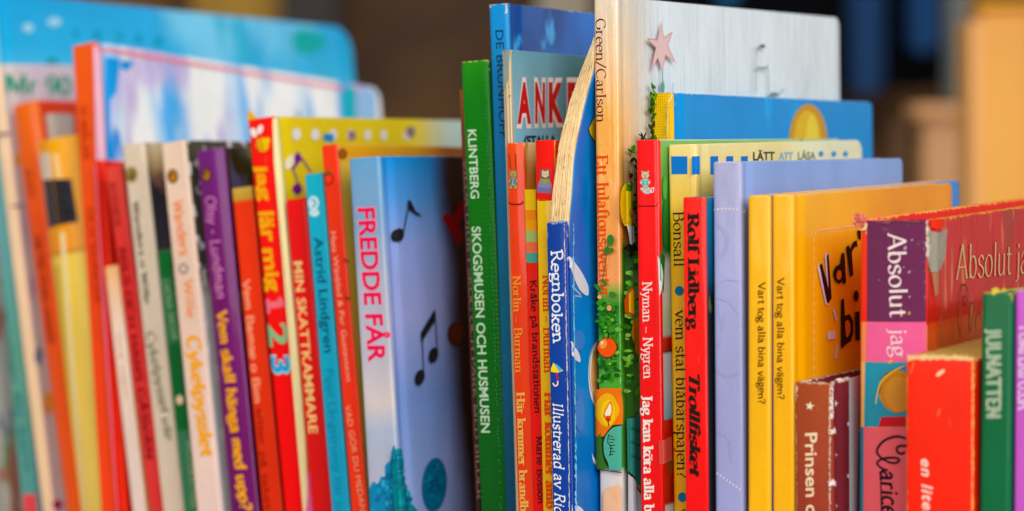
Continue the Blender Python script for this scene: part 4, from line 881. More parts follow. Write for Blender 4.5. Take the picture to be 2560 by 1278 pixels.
for yb in [r[0] for r in RW if r[0] > top0 - .001]:
    bmesh.ops.bisect_plane(a.bm, geom=a.bm.verts[:] + a.bm.edges[:] + a.bm.faces[:], plane_co=(0, yb, 0), plane_no=(0, 1, 0), dist=1e-8)
o = a.done(drape=False)
for o in (o if isinstance(o, list) else [o]):
    for v in o.data.vertices: v.co.x += bentx(v.co.z) - b.w
    o.data.update()

# the tall silver christmas book
b = Book('hardcover_book', 'tallest silver book in the middle with orange spine, apple and candle pictures under glossy film', (1482, -6), 1542, 1497, (2095, 46, -6), 727.5, R=.003,
         spine=dict(col=[(1278, '#e8d8cc'), (1170, '#e6e0dc'), (1165, '#4f9a48'), (960, '#5aa83c'), (760, '#3a8a2c'), (725, '#8fae50'), (700, '#f4a46c'), (520, '#f6a85c'), (300, '#f2b060'), (180, '#efc090'), (60, '#e8d0b0'), (-6, '#e6d6c2')], rough=.3, coat=1.6, coatr=.08, film=.3, wear=.1),
         front=dict(col=[(1278, '#dcd4cc'), (1180, '#dcd6d0'), (1172, '#5a9c40'), (780, '#3c8c2c'), (620, '#4a8a2a'), (600, '#e89030'), (350, '#eeb06c'), (180, '#e6c8a4'), (-6, '#d8cfc0')], side=(1562, 1650, '#e0eaef'), rough=.26, coat=1.5, coatr=.12, film=.5, blots=((30, .35, '#f2f4f6', .66, .05),)), pages='#e8e4dc')
a = Art(b, 'spine', 'title_text'); a.text('Green/Carlson', (1489, 46), (1491, 307), (1513, 45), '#4c2438', tk=.11, tn=.045, serif=.8)
a.text('Ett Julaftonsäventyr', (1491, 388), (1499, 744), (1519, 387), '#ee5c30', tk=.17, tn=.07, serif=.9); a.done()
a = Art(b, 'spine', 'illustration'); rnd = random.Random(11)
fx = lambda y: 1483 + y * .0125
for k in range(150):                       # foliage behind the apples
    y = rnd.uniform(755, 955); x = fx(y) + rnd.uniform(4, 52); r = rnd.uniform(2, 7)
    a.ell(x, y, r, r * rnd.uniform(.5, 1), rnd.choice(('#2a6e22', '#3d8f2e', '#55aa3c', '#73bf4c', '#1f5a24')), rot=rnd.uniform(0, 180), n=7)
for x, y, rx, ry, rot in ((1530, 600, 9, 14, 0), (1521, 626, 8, 9, 20), (1532, 625, 7, 6, 0), (1515, 705, 10, 4, 40), (1500, 720, 12, 4, 60), (1535, 735, 9, 6, 20)): a.ell(x, y, rx, ry, '#3f7a34', rot=rot)
a.line([(1524, 610), (1520, 640), (1510, 700), (1498, 735)], 2.2, '#3a6e2c')
a.ell(1527, 770, 6, 7, '#f0a078'); a.ell(1503, 742, 5, 5, '#f4b070')
a.ell(1522, 868, 24.5, 26, '#2c2a14'); a.ell(1522, 868, 23, 24.5, '#f2602a'); a.ell(1512, 860, 9, 12, '#ff9a58', rot=30); a.ell(1509, 856, 4, 5, '#ffd0a8'); a.line([(1523, 848), (1526, 836), (1521, 828)], 4, '#1f3a18')
a.poly([(1494, 975), (1510, 970), (1550, 970), (1552, 1020), (1552, 1060), (1536, 1062), (1524, 1075), (1514, 1090), (1496, 1092)], '#e87c12'); a.ell(1522, 1024, 27, 42, '#f8b41c'); a.ell(1524, 1030, 18, 32, '#fbcf2c')
a.poly([(1512, 1040), (1518, 1020), (1531, 1002), (1536, 1022), (1532, 1042), (1522, 1052)], '#f47c1c', smooth=True); a.poly([(1516, 1034), (1522, 1020), (1530, 1008), (1533, 1026), (1528, 1040), (1520, 1040)], '#fff2cc', smooth=True); a.ell(1525, 1046, 7, 8, '#e8541c'); a.line([(1524, 1045), (1526, 1064)], 2.6, '#2a1c10')
a.poly([(1497, 1096), (1506, 1080), (1510, 1130), (1520, 1172), (1500, 1172)], '#3f6e2c'); a.poly([(1551, 1062), (1535, 1068), (1520, 1084), (1513, 1105), (1514, 1135), (1524, 1160), (1526, 1172), (1552, 1176)], '#5aae94', smooth=False)
a.line([(1551, 1062), (1535, 1068), (1520, 1084), (1512, 1105), (1514, 1135), (1524, 1158), (1525, 1172)], 2.4, '#16140e')
a.line([(1526, 1085), (1524, 1105), (1532, 1118), (1528, 1140)], 2.2, '#16201a')
for i in range(7): a.line([(1526 + i * .6, 1088 + i * 8), (1538 + i % 2 * 4, 1092 + i * 7)], 1.8, '#16201a', smooth=False)
a.line([(1499, 1172), (1525, 1176), (1552, 1180)], 2, '#3a3020'); a.poly([(1512, 1290), (1514, 1228), (1530, 1215), (1551, 1212), (1553, 1290)], '#eebe98')
a.done()
a = Art(b, 'cover', 'illustration')
st = '#da9090'
pts = [(1642, 56), (1649, 96), (1671, 80), (1658, 112), (1677, 156), (1653, 138), (1645, 178), (1634, 145), (1616, 178), (1629, 120), (1607, 97), (1633, 100)]
a.poly(pts, '#e6c8c6'); 
for p, q in zip(pts, pts[1:] + pts[:1]): a.line([p, q], 2.2, st, smooth=False)
a.line([(1645, 176), (1646, 232)], 5, '#5f9c84', smooth=False); a.poly([(1643, 232), (1640, 212), (1646, 200), (1651, 215), (1649, 232)], '#6fa890'); a.line([(1672, 232), (1671, 208)], 3, '#7fb090')
D = '#8fa4ac'
a.line([(1893, 114), (1884, 122), (1880, 150), (1880, 232)], 4, '#8fa0a8'); a.line([(1882, 170), (1908, 170)], 5, D); a.line([(1908, 160), (1912, 232)], 5, D); a.ell(1896, 116, 7, 5, '#5f7078'); a.ell(1925, 237, 12, 6, '#7f8f94'); a.line([(1940, 235), (1950, 222)], 4, D)
# fir twigs and candle on the joint
for k in range(120):
    y = rnd.uniform(215, 640); x = 1600 + (420 - y) * .1 + rnd.gauss(0, 14) - (y > 330) * 14
    if y < 350: x = 1618 + rnd.gauss(0, 3)
    if x < 1560: continue
    c = rnd.choice(('#2c5a1e', '#3f7a22', '#5f9a2c', '#1c3a14')) if y < 430 else rnd.choice(('#2a2410', '#1c1a0c', '#3a5a1c', '#241608'))
    a.ell(x, y, rnd.uniform(2, 4), rnd.uniform(6, 12), c, rot=rnd.uniform(-50, 50), n=7)
a.poly([(1574, 430), (1640, 400), (1640, 640), (1578, 640)], '#7a3c0c')
for k in range(60):
    y = rnd.uniform(330, 650); a.ell(1582 + rnd.uniform(-4, 20), y, 2.2, rnd.uniform(6, 13), rnd.choice(('#1a1408', '#241a0a', '#33461a')), rot=rnd.uniform(-70, 70), n=7)
a.ell(1553, 512, 15, 55, '#f2b818'); a.ell(1552, 512, 10, 42, '#f8d44c'); a.ell(1556, 470, 12, 9, '#3f7a24'); a.ell(1548, 466, 5, 8, '#4f8a24')
a.poly([(1552, 535), (1562, 492), (1569, 530), (1564, 548), (1556, 548)], '#f07820', smooth=True); a.poly([(1557, 530), (1562, 500), (1566, 526), (1561, 538)], '#fff4dc', smooth=True)
a.poly([(1550, 562), (1557, 566), (1560, 560), (1570, 566), (1572, 610), (1554, 612)], '#e8dce4'); a.line([(1562, 545), (1562, 562)], 2, '#2a1c10', smooth=False); a.line([(1568, 566), (1570, 608)], 3, '#b89ab0')
a.poly([(1545, 622), (1553, 608), (1562, 618), (1572, 604), (1576, 624), (1560, 634)], '#1c1408')
for k in range(60):
    y = rnd.uniform(640, 1000); a.ell(1547 + rnd.uniform(2, 36), y, rnd.uniform(3, 8), rnd.uniform(3, 9), rnd.choice(('#2f7a24', '#4a9a30', '#69b43c', '#235e22', '#86c050')), rot=rnd.uniform(0, 180), n=7)
a.poly([(1545, 748), (1556, 712), (1562, 728), (1574, 738), (1568, 772), (1560, 796), (1546, 780)], '#c85a14'); a.poly([(1547, 750), (1556, 722), (1570, 742), (1560, 786), (1548, 776)], '#f8b828')
a.poly([(1558, 800), (1556, 840), (1566, 870), (1580, 880), (1584, 800)], '#e08a1c', smooth=True)
a.poly([(1551, 1046), (1575, 1036), (1600, 1040), (1600, 1225), (1576, 1210), (1553, 1176)], '#3f9688'); a.line([(1552, 1046), (1566, 1036), (1582, 1030)], 2.6, '#14140e'); a.line([(1553, 1178), (1572, 1212), (1600, 1262)], 3, '#14140e')
for k in range(3): a.line([(1556, 1070 + k * 34), (1576, 1078 + k * 34), (1590, 1070 + k * 34)], 7, '#2a746c')
a.poly([(1554, 1184), (1600, 1268), (1600, 1290), (1554, 1290)], '#dfe2ea')
a.done()

b = Book('hardcover_book', 'bright blue book with plain yellow spine, set back behind the red bear book', (1627, 233), 1679, 1640, (2178, 256, 232), 742.5,
         spine=dict(col='#f6c708', rough=.5, coat=.15, wear=.35, wearcol='#8a5a20', weave=1), front=dict(col='#008cd0', rough=.36, coat=.35, blots=((26, .6, '#0f96d8', .56, .1), (90, .4, '#2a9ee0', .64, .03)), wear=.5, wearcol='#b8d8ea'))
a = Art(b, 'cover', 'illustration'); a.ell(2020, 352, 48, 92, '#c89a48'); a.ell(2018, 356, 34, 80, '#e0b850'); a.ell(2030, 345, 16, 60, '#e8d060'); a.done()
a = Art(b, 'cover', 'edge_wear_and_shine'); worn(a, [(1682, 236), (1677, 262), (1676, 400)], 2.2, '#e8d8b0', seed=4); a.poly([(1684, 262), (1694, 236), (1698, 238), (1690, 268)], '#6fb0dc'); a.done()

b = Book('hardcover_book', 'red spined book showing a bear reading on a cup, white serif lettering below', (1588, 350), 1646, 1600, (2100, 348, 350), 715, groove=False,
         spine=glossy([(1278, '#ee2028'), (700, '#f22e28'), (350, '#f4342c')], wear=.12),
         front=glossy([(1278, '#e8e8ea'), (1264, '#e8e8ea'), (1258, '#c01c22'), (1050, '#d82a2c'), (1046, '#8fc4e4'), (980, '#c8d8e8'), (885, '#d8dce4'), (880, '#15203a'), (872, '#c02028'), (845, '#d0303a'), (838, '#c8d4d0'), (790, '#cfe0b8'), (735, '#e6e8e6'), (660, '#d8e0dc'), (630, '#2a7a3a'), (480, '#3f9444'), (352, '#86b860'), (350, '#e8e8e0')], blots=((80, .4, '#2f7e3c', .66, .03),)))
a = Art(b, 'spine', 'bear_picture'); a.ell(1617, 476, 12, 8, '#e8ecf4'); a.line([(1628, 471), (1634, 470), (1632, 480), (1625, 481)], 1.8, '#e8ecf4'); a.ell(1617, 481, 9, 4, '#b8c4dc'); bear(a, 1613, 443, .78, '#dcc4a4', '#58b8cc'); a.done()
a = Art(b, 'spine', 'tab_line'); a.line([(1591, 505), (1592, 512), (1598, 515), (1634, 515), (1641, 513), (1643, 506)], 1.8, '#7c1414'); a.done()
a = Art(b, 'spine', 'title_text'); a.text('Nyman – Nygren', (1606, 705), (1609, 947), (1630, 704), '#f8e0d8', tk=.13, tn=.06, serif=.9); a.text('Jag kan köra alla b', (1607, 989), (1612, 1281), (1631, 988), '#fae6de', tk=.22, tn=.1, serif=.9); a.done()
a = Art(b, 'cover', 'illustration'); a.poly([(1651, 630), (1660, 640), (1657, 735), (1652, 700)], '#2a6e36'); a.poly([(1650, 640), (1656, 690), (1652, 740)], '#e8ece8'); a.ell(1662, 560, 7, 60, '#2f8a3a'); a.ell(1660, 470, 6, 30, '#5fae50')
a.poly([(1652, 1104), (1676, 1090), (1678, 1150), (1654, 1162)], '#e86058'); a.done()

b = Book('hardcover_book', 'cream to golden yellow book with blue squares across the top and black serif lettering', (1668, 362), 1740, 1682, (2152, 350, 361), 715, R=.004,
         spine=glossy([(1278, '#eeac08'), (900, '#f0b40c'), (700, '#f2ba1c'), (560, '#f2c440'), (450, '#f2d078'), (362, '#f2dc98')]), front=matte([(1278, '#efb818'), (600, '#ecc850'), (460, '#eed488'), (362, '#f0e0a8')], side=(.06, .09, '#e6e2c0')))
a = Art(b, 'spine', 'blue_square'); a.poly([(1677, 391), (1718, 391), (1718, 435.5), (1678, 436)], '#0a78c8'); a.done()
a = Art(b, 'cover', 'blue_square')
for x0, x1 in ((1737.5, 1748), (1775, 1795), (1815, 1832.5), (1852, 1869)): a.poly([(x0, 391), (x1, 391 - (x1 - x0) * .03), (x1, 436), (x0, 436)], '#0a78c8')
for x in (2052, 2084, 2113): a.ell(x, 385, 6, 7, '#4a90d0')
a.done()
a = Art(b, 'cover', 'title_text'); a.font('LÄTT', (1882, 401), (1936, 400), (1882, 380), '#3a4a44', bold=.03); a.font('ATT', (1946, 400), (1982, 399), (1946, 381), '#8fb8dc', bold=.03); a.font('LÄSA', (1994, 399), (2038, 398), (1994, 380), '#7a8a78', bold=.02); a.done()
a = Art(b, 'spine', 'title_text'); a.text('Bonsall', (1682.5, 528), (1685, 668), (1709, 527), '#1a1612', tk=.1, tn=.045, serif=.8); a.ell(1698, 727, 11, 12, '#0c6e98'); a.text('vem stal blåbärspajen?', (1688, 776), (1693, 1196), (1715, 775), '#1a1612', tk=.1, tn=.045, serif=.8); a.ell(1706, 1243, 11, 12, '#0c6e98')
a.text('av Crosby', (1706, 1272), (1710, 1420), (1732, 1271), '#1a1612', tk=.1, tn=.045, serif=.8); a.done()

b = Book('hardcover_book', 'narrow bright red book with heavy black serif lettering, in front of the golden yellow spine', (1706, 493), 1762, 1713, (2150, 470, 492), 699, L=120, hard=False, th=.0012,
         spine=glossy([(1278, '#f82e28'), (493, '#fa3c28')], wear=.12), front=glossy([(1278, '#141210'), (740, '#10181c'), (700, '#0c4a68'), (493, '#1c7aa4')], blots=((90, .4, '#5a6a48', .66, .03),)))
a = Art(b, 'spine', 'title_text'); a.text('Rolf Lidberg', (1719, 535), (1721, 824), (1746, 534), '#231610', tk=.24, tn=.09, serif=1.0); a.text('Trollfisket', (1722, 929), (1725, 1186), (1748, 927), '#231610', tk=.25, tn=.1, serif=.7, slant=.26); a.done()

b = Book('hardcover_book', 'lilac book with faint swirls and dotted white line, left of the twin yellow books', (1780, 405), 1852, 1786, (2254, 392, 401), 698.5,
         spine=glossy([(1278, '#9ea2d0'), (700, '#a8acd6'), (405, '#b0b0d2')], wear=.1), front=glossy([(1278, '#9aa0d0'), (500, '#94a4d8'), (405, '#8ca8dc')], wear=.12), pages='#d8d4e0')
a = Art(b, 'spine', 'dotted_line')
for i in range(7): a.ell(1785 + i * 9.6, 527 - 5 * math.sin(math.pi * (i + 1.2) / 9), 2.4, 2.6, '#f0e4e4')
for i in range(8): a.ell(1793 + i * 8, 1184 + i * 5.6, 2.2, 2.4, '#f0e4e4')
a.done()
a = Art(b, 'spine', 'swirl_lines'); c = '#b6b8dc'
for pts in ([(1790, 560), (1812, 575), (1820, 605), (1810, 635), (1790, 650)], [(1790, 565), (1806, 578), (1814, 605), (1805, 630), (1790, 642)], [(1792, 715), (1812, 700), (1848, 704)], [(1790, 745), (1820, 755), (1850, 790)], [(1792, 760), (1805, 830), (1790, 880)], [(1812, 785), (1800, 850), (1790, 862)], [(1790, 920), (1820, 938), (1848, 925)], [(1790, 926), (1820, 943), (1850, 930)], [(1792, 1075), (1820, 1095), (1826, 1100)], [(1850, 1058), (1830, 1080), (1822, 1110), (1830, 1160)], [(1840, 1064), (1826, 1090), (1830, 1150)]):
    a.line(pts, 1.6, c)
a.done()
a = Art(b, 'cover', 'dotted_line'); [a.ell(1858 + i * 6, 529 + i * 4, 1.8, 2.6, '#f0e4e4') for i in range(2)]; a.done()

b = Book('hardcover_book', 'first of twin yellow books, the left one, with blue cover edge far behind', (1868, 489), 1924, 1868, (2396, 450, 489), 690.5, groove=False,
         spine=glossy([(1278, '#f8bc00'), (489, '#f8bc00')], wear=.05), front=glossy('#4a90d8'), back=glossy('#f4ae08'), pages='#e8d8a0')
a = Art(b, 'spine', 'title_text'); a.text('Vart tog alla bina vägen?', (1894.5, 707), (1895, 1011), (1913, 706), '#5a3408', tk=.15, tn=.12, jit=.07); a.done()
b = Book('hardcover_book', 'second of twin yellow books, showing its cover with huge black letters and dashed line', (1928, 488), 1982, 1930, (2378, 456, 487), 687.5,
         spine=glossy([(1278, '#f8b800'), (488, '#f8ba00')], wear=.05), front=glossy([(1278, '#f6b400'), (488, '#f4b400')], side=(.03, .09, '#e89c10')), pages='#e8d8a0')  # side colour paints in the red book's reflection on the cover
a = Art(b, 'spine', 'title_text'); a.text('Vart tog alla bina vägen?', (1942, 696), (1943, 1000), (1960, 695), '#5a3408', tk=.15, tn=.12, jit=.07); a.done()
a = Art(b, 'cover', 'dashed_line'); a.line([(2033, 1290), (2032, 590), (2036, 580), (2046, 576), (2150, 562)], 2.2, '#f6ecd8', smooth=False, dash=(13, 9)); a.done()
a = Art(b, 'cover', 'title_text')
W_ = '#e8dce8'; K = '#1c1018'
a.poly([(2040, 668), (2050, 654), (2058, 700), (2063, 752), (2070, 762), (2061, 763)], W_); a.poly([(2058, 640), (2064, 632), (2070, 634), (2068, 725), (2062, 690)], W_)
a.poly([(2045, 664), (2051, 656), (2068, 722), (2063, 640), (2068, 632), (2076, 745), (2066, 761), (2062, 750)], K)
a.poly([(2080, 678), (2086, 666), (2097, 660), (2101, 633), (2108, 632), (2112, 706), (2106, 712), (2102, 702), (2094, 710), (2085, 702), (2080, 690)], K, smooth=False); a.poly([(2088, 686), (2092, 676), (2099, 678), (2100, 692), (2095, 700), (2089, 696)], '#e09018', smooth=True)
a.poly([(2112, 618), (2118, 612), (2122, 622), (2129, 606), (2138, 600), (2141, 616), (2134, 616), (2126, 630), (2130, 688), (2122, 692)], K)
a.poly([(2140, 575), (2149, 578), (2149, 600), (2143, 596)], K)
a.poly([(2099, 750), (2106, 746), (2109, 790), (2120, 785), (2129, 800), (2130, 830), (2124, 852), (2110, 862), (2101, 872), (2099, 868)], K); a.poly([(2109, 805), (2116, 800), (2122, 812), (2121, 832), (2112, 842)], '#e0901c', smooth=True)
a.ell(2137, 740, 6, 14, K); a.poly([(2134, 780), (2145, 778), (2146, 852), (2136, 850)], K)
for p in ([(2077, 774), (2082, 772), (2090, 800), (2086, 803)], [(2065, 830), (2085, 826), (2085, 846), (2065, 850)], [(2087, 862), (2092, 864), (2087, 897), (2082, 895)]): a.poly(p, '#e6d4dc')
a.done()

b = Book('hardcover_book', 'low brown cloth book with cream stars and badly rubbed corners at lower right', (1985, 955), 2078, 1988, (2500, 860, 950), 684.5, L=125, bulge=.0006, R=.003,
         spine=dict(col=[(1278, '#9c4234'), (955, '#a85234')], rough=.6, coat=.08, weave=1, wear=.6), front=dict(col='#7c2f38', rough=.6, coat=.08, weave=1, wear=.7), pages='#e8dcc0')
a = Art(b, 'cover', 'paper_side'); a.poly([(2122, 946), (2400, 880), (2400, 1290), (2123, 1290)], '#c8d0d8', rough=.6); a.poly([(2146, 1080), (2400, 1080), (2400, 1290), (2140, 1290)], '#7fa8c4', rough=.6); a.done()
a = Art(b, 'spine', 'star'); star(a, 2026, 1015, 12, '#f6e2c4', rot=-80); a.done()
a = Art(b, 'cover', 'star')
for x, y, r in ((2095.5, 1009, 9), (2095, 1138, 9), (2096, 1266, 9), (2120, 1060, 8), (2120, 1190, 8)): star(a, x, y, r, '#efe4ea', sx=.55, rot=-75)
a.done()
a = Art(b, 'spine', 'title_text'); a.font('Prinsen o', (2014, 1083), (2017, 1290), (2045, 1081), '#f4dcb8', bold=.016); a.done()
a = Art(b, 'spine', 'edge_wear_and_shine'); worn(a, [(2074, 962), (2073, 1020), (2074, 1290)], 2, '#dcc4b2', jit=.9, step=4, seed=6); worn(a, [(1989, 962), (1990, 990)], 8, '#e4d0bc', jit=1, step=5, seed=9); worn(a, [(1989, 990), (1991, 1290)], 2, '#cfae94', jit=1.2, step=6, seed=5); worn(a, [(1992, 958), (2030, 957), (2072, 960)], 3.5, '#d0a084', jit=1.2, step=7, vertical=False, seed=4); a.done()
a = Art(b, 'cover', 'edge_wear_and_shine'); worn(a, [(2081, 958), (2081, 1050)], 2.2, '#e8dcd4', jit=.8, step=4, seed=16); worn(a, [(2083, 953), (2090, 951), (2120, 945)], 4, '#efe2d0', jit=1, step=5, vertical=False, seed=4)
star(a, 2084, 1078, 11, '#f2e8e2', sx=.7); star(a, 2083, 1208, 11, '#f2e8e2', sx=.7); a.done()

# the thick red book with the purple panel
b = Book('hardcover_book', 'thick red book with purple, pink and teal spine panels and torn grey joint', (2150, 548), 2316, 2147, (2850, 470, 545), 685, L=150, bulge=.0006, over=.006, R=.002, th=.003,
         spine=dict(col=[(1278, '#e86858'), (1070, '#e0605a'), (1066, '#e8b070'), (906, '#e8b070'), (902, '#f08a60'), (806, '#f0905c'), (803, '#f03c20'), (548, '#f0502c')], rough=.3, coat=1.4, film=.3),
         front=dict(col=[(1278, '#d8583c'), (830, '#d8603a'), (806, '#d05030'), (800, '#c03024'), (548, '#cc3026')], rough=.34, coat=1.4, coatr=.15, film=.35, blots=((40, .3, '#a83828', .58, .05), (140, .2, '#d8704c', .62, .03)), wear=.7, wearcol='#f0a048'), back=dict(col='#e83820', rough=.35, coat=.4, wear=1.2, wearcol='#f0b060'), pages='#b8a890')
a = Art(b, 'spine', 'panel', label='purple, pink and teal colour panels'); q = dict(rough=.3, coat=.8)
a.poly([(2168, 552), (2313, 549), (2313, 805), (2167, 804)], '#6c2c52', **q); a.poly([(2167, 804.5), (2313, 805.5), (2313, 904), (2165, 903)], '#ee6c9c', **q)
a.poly([(2163, 905), (2313, 906), (2313, 1068), (2160, 1067)], '#3796ae', **q); a.poly([(2149, 1068), (2159, 1068), (2158, 1290), (2147, 1290)], '#2a7e98', **q); a.poly([(2159.5, 1068.5), (2313, 1069), (2313, 1290), (2158.5, 1290)], '#ee6c74', **q)
a.done()
a = Art(b, 'spine', 'illustration', label='plain sun shape over a red band')   # a neutral stand-in picture
a.ell(2244, 978, 46, 54, '#c88a3c', rot=-8); a.ell(2248, 985, 36, 44, '#d89a4c'); a.poly([(2196, 1067), (2205, 1042), (2290, 1040), (2290, 1067)], '#c8323a')
a.line([(2199, 985), (2210, 944), (2240, 924), (2275, 918)], 5, '#6a3a3c', taper=True); a.line([(2190, 1010), (2202, 960), (2228, 932), (2262, 915)], 4, '#f0c860', taper=True); a.done()
a = Art(b, 'spine', 'title_text'); a.text('Absolut', (2221, 583), (2227, 793), (2266, 581), '#f8e4e0', tk=.13, tn=.065, serif=.35, pen=25); a.text('jag', (2228, 822), (2231, 893), (2270, 821), '#fad8dc', tk=.12, tn=.06, serif=.35, pen=25); a.line([(2233, 900), (2226, 906), (2222, 903)], 5, '#f0b048'); a.done()
Q = lambda pts: [(1960 + x / 3.212, 880 + y / 3.212) for x, y in pts]
a = Art(b, 'spine', 'script_lettering'); K = '#141024'
a.line([(2264, 1130), (2256, 1134), (2246, 1130), (2244, 1120), (2252, 1114), (2268, 1114), (2276, 1104), (2264, 1095), (2240, 1091), (2214, 1100), (2198, 1116), (2194, 1130), (2202, 1142)], 5.5, K)
a.line([(2202, 1142), (2222, 1154), (2240, 1157), (2250, 1150), (2240, 1144), (2214, 1145), (2198, 1152), (2195, 1160), (2206, 1170), (2222, 1176)], 5, K)
a.text('arice', (2202, 1174), (2207, 1288), (2246, 1173), K, tk=.15, tn=.13, slant=.1); a.line([(2203, 1180), (2206, 1288)], 3, K, smooth=False)
a.done()
a = Art(b, 'cover', 'torn_joint', label='grey torn patch at the joint'); a.poly([(2318, 566), (2330, 578), (2345, 582), (2366, 572), (2363, 600), (2362, 630), (2358, 650), (2350, 672), (2340, 681), (2328, 680), (2320, 670), (2317, 640)], '#a69e8c', rough=.22, coat=.9); a.poly([(2321, 612), (2330, 608), (2332, 626), (2322, 640)], '#e8e4dc', rough=.2, coat=.9); a.poly([(2334, 682), (2344, 682), (2342, 735), (2337, 740)], '#b07a60'); a.line([(2352, 560), (2354, 900)], 2, '#d8765a', smooth=False); a.poly([(2328, 566), (2336, 548), (2358, 547), (2362, 562), (2350, 572), (2340, 574)], '#f0442c'); a.done()
a = Art(b, 'cover', 'title_text'); a.text('Absolut jag', (2387, 699), (2585, 680), (2389, 612), '#dcb48c', tk=.09, tn=.04, serif=.4)
C2 = '#3a3a14'; a.line([(2398, 838), (2392, 800), (2394, 750), (2402, 716), (2410, 712), (2417, 730), (2414, 755), (2408, 762), (2406, 745), (2411, 738)], 3.2, C2); a.line([(2420, 830), (2421, 780), (2426, 755), (2431, 765), (2428, 800), (2424, 828)], 3, C2); a.line([(2436, 818), (2437, 795), (2446, 780), (2448, 800)], 3, C2); a.done()
a = Art(b, 'spine', 'edge_wear_and_shine'); worn(a, [(2314, 552), (2315, 640)], 2.5, '#d8ccc0', jit=1, step=6, seed=3); worn(a, [(2164, 556), (2168, 585)], 5, '#f0d8a8', jit=1, step=5, seed=5); worn(a, [(2150, 572), (2166, 573)], 4, '#f4e0b8', jit=1, step=4, vertical=False, seed=6); worn(a, [(2190, 556), (2250, 553), (2300, 554)], 5, '#8a5058', jit=1, step=8, vertical=False, seed=7)
for x, y, r in ((2265, 620, 7), (2282, 600, 4), (2262, 668, 3), (2275, 680, 5), (2276, 742, 4), (2276, 782, 4), (2200, 700, 2)): a.ell(x, y, r * .5, r * .8, '#b8a0c4', rot=30, rough=.2, coat=.9)  # lilac spots are painted gloss on the purple panel
a.ell(2275, 783, 3, 4, '#c8a050'); a.done()
# frayed pink lump of binding at its head
bm = bmesh.new(); rnd = random.Random(4)
for k in range(9):
    p = b.ps(2143 + rnd.uniform(-4, 16), 543 + rnd.uniform(-5, 18)); r = rnd.uniform(.0006, .0011)
    g = bmesh.ops.create_icosphere(bm, subdivisions=2, radius=r)
    for v in g['verts']: v.co = Vector((v.co.x * 1.2, v.co.y, v.co.z * rnd.uniform(.8, 1.2))) + Vector((p[0] + rnd.uniform(-.0002, .0002), -.0002 + rnd.uniform(-.0006, .0006), p[1])) + Vector([rnd.uniform(-.0003, .0003) for _ in range(3)])
me = bpy.data.meshes.new('frayed_binding'); bm.to_mesh(me); bm.free(); me.materials.append(inkmat('#e08078', rough=.8, coat=0)); o = bpy.data.objects.new('frayed_binding', me); COL.objects.link(o); o.parent = b.root

b = Book('paperback_book', 'low thick bright red paperback with rubbed cream edges and tan page tops in the front', (2265, 892), 2434, 2265, (2900, 760, 892), 661.5, L=130, hard=False, th=.0006, bulge=.0003,
         spine=dict(col=[(1278, '#ff4024'), (892, '#fb4426')], rough=.42, coat=.25, wear=.6, wearcol='#f4b880'), front=dict(col='#c4301c', rough=.45, coat=.2, wear=1.2, wearcol='#e8a058'), pages='#f0c068')
a = Art(b, 'spine', 'title_text'); a.font('en liten', (2303, 1148), (2308, 1300), (2330, 1146), '#fce0d0', bold=.02, slant=.3, space=1.15); a.done()
a = Art(b, 'spine', 'edge_wear_and_shine'); worn(a, [(2270, 896), (2300, 893), (2340, 895), (2380, 893), (2430, 898)], 11, '#f8cc98', jit=.45, step=4, vertical=False, seed=2); worn(a, [(2431, 900), (2431, 1000), (2430, 1290)], 3, '#f0a868', jit=.6, step=5, seed=3); worn(a, [(2267, 900), (2267, 1290)], 1.6, '#f8b070', jit=1.2, step=8, seed=13)
a.poly([(2340, 938), (2348, 928), (2360, 923), (2363, 928), (2352, 938), (2343, 942)], '#fbd8b0'); a.line([(2275, 935), (2285, 905)], 3, '#f88a60'); a.line([(2345, 1040), (2350, 1022)], 3, '#fb8a60'); a.done()

b = Book('hardcover_book', 'dark green book with pale outlined capital lettering near the right edge', (2453, 732), 2528, 2447, (3000, 660, 730), 654.5, L=130,
         spine=dict(col='#1a663e', rough=.42, coat=.3, wear=.5, wearcol='#d8c058'), front=dict(col='#1c7a58', rough=.35, coat=.4, wear=1.0, wearcol='#c8b048'), pages='#b8a050')
a = Art(b, 'spine', 'title_text'); q = dict(tk=.22, tn=.12, serif=.5, pen=15); a.text('JULNATTEN', (2467, 822), (2466, 1048), (2502, 820), '#d8e0c8', grow=.02, **q); a.text('JULNATTEN', (2467, 822), (2466, 1048), (2502, 820), '#94ac8c', grow=-.07, **q); a.done()
a = Art(b, 'spine', 'edge_wear_and_shine'); worn(a, [(2478, 729), (2515, 728)], 10, '#e0d060', jit=.8, step=6, vertical=False, seed=5); a.done()
b = Book('hardcover_book', 'violet book cut off by the right edge of the picture', (2536, 725), 2640, 2532, (3100, 650, 722), 652, L=130,
         spine=dict(col='#c662c4', rough=.42, coat=.3, wear=.8, wearcol='#e0b888'), front=dict(col='#a850b0', rough=.4, coat=.3), pages='#b89a70')
a = Art(b, 'spine', 'title_text'); a.text('POMPERIPOSSA', (2548, 816), (2545, 1024), (2586, 814), '#e6c0e4', tk=.22, tn=.12, serif=.8); a.done()

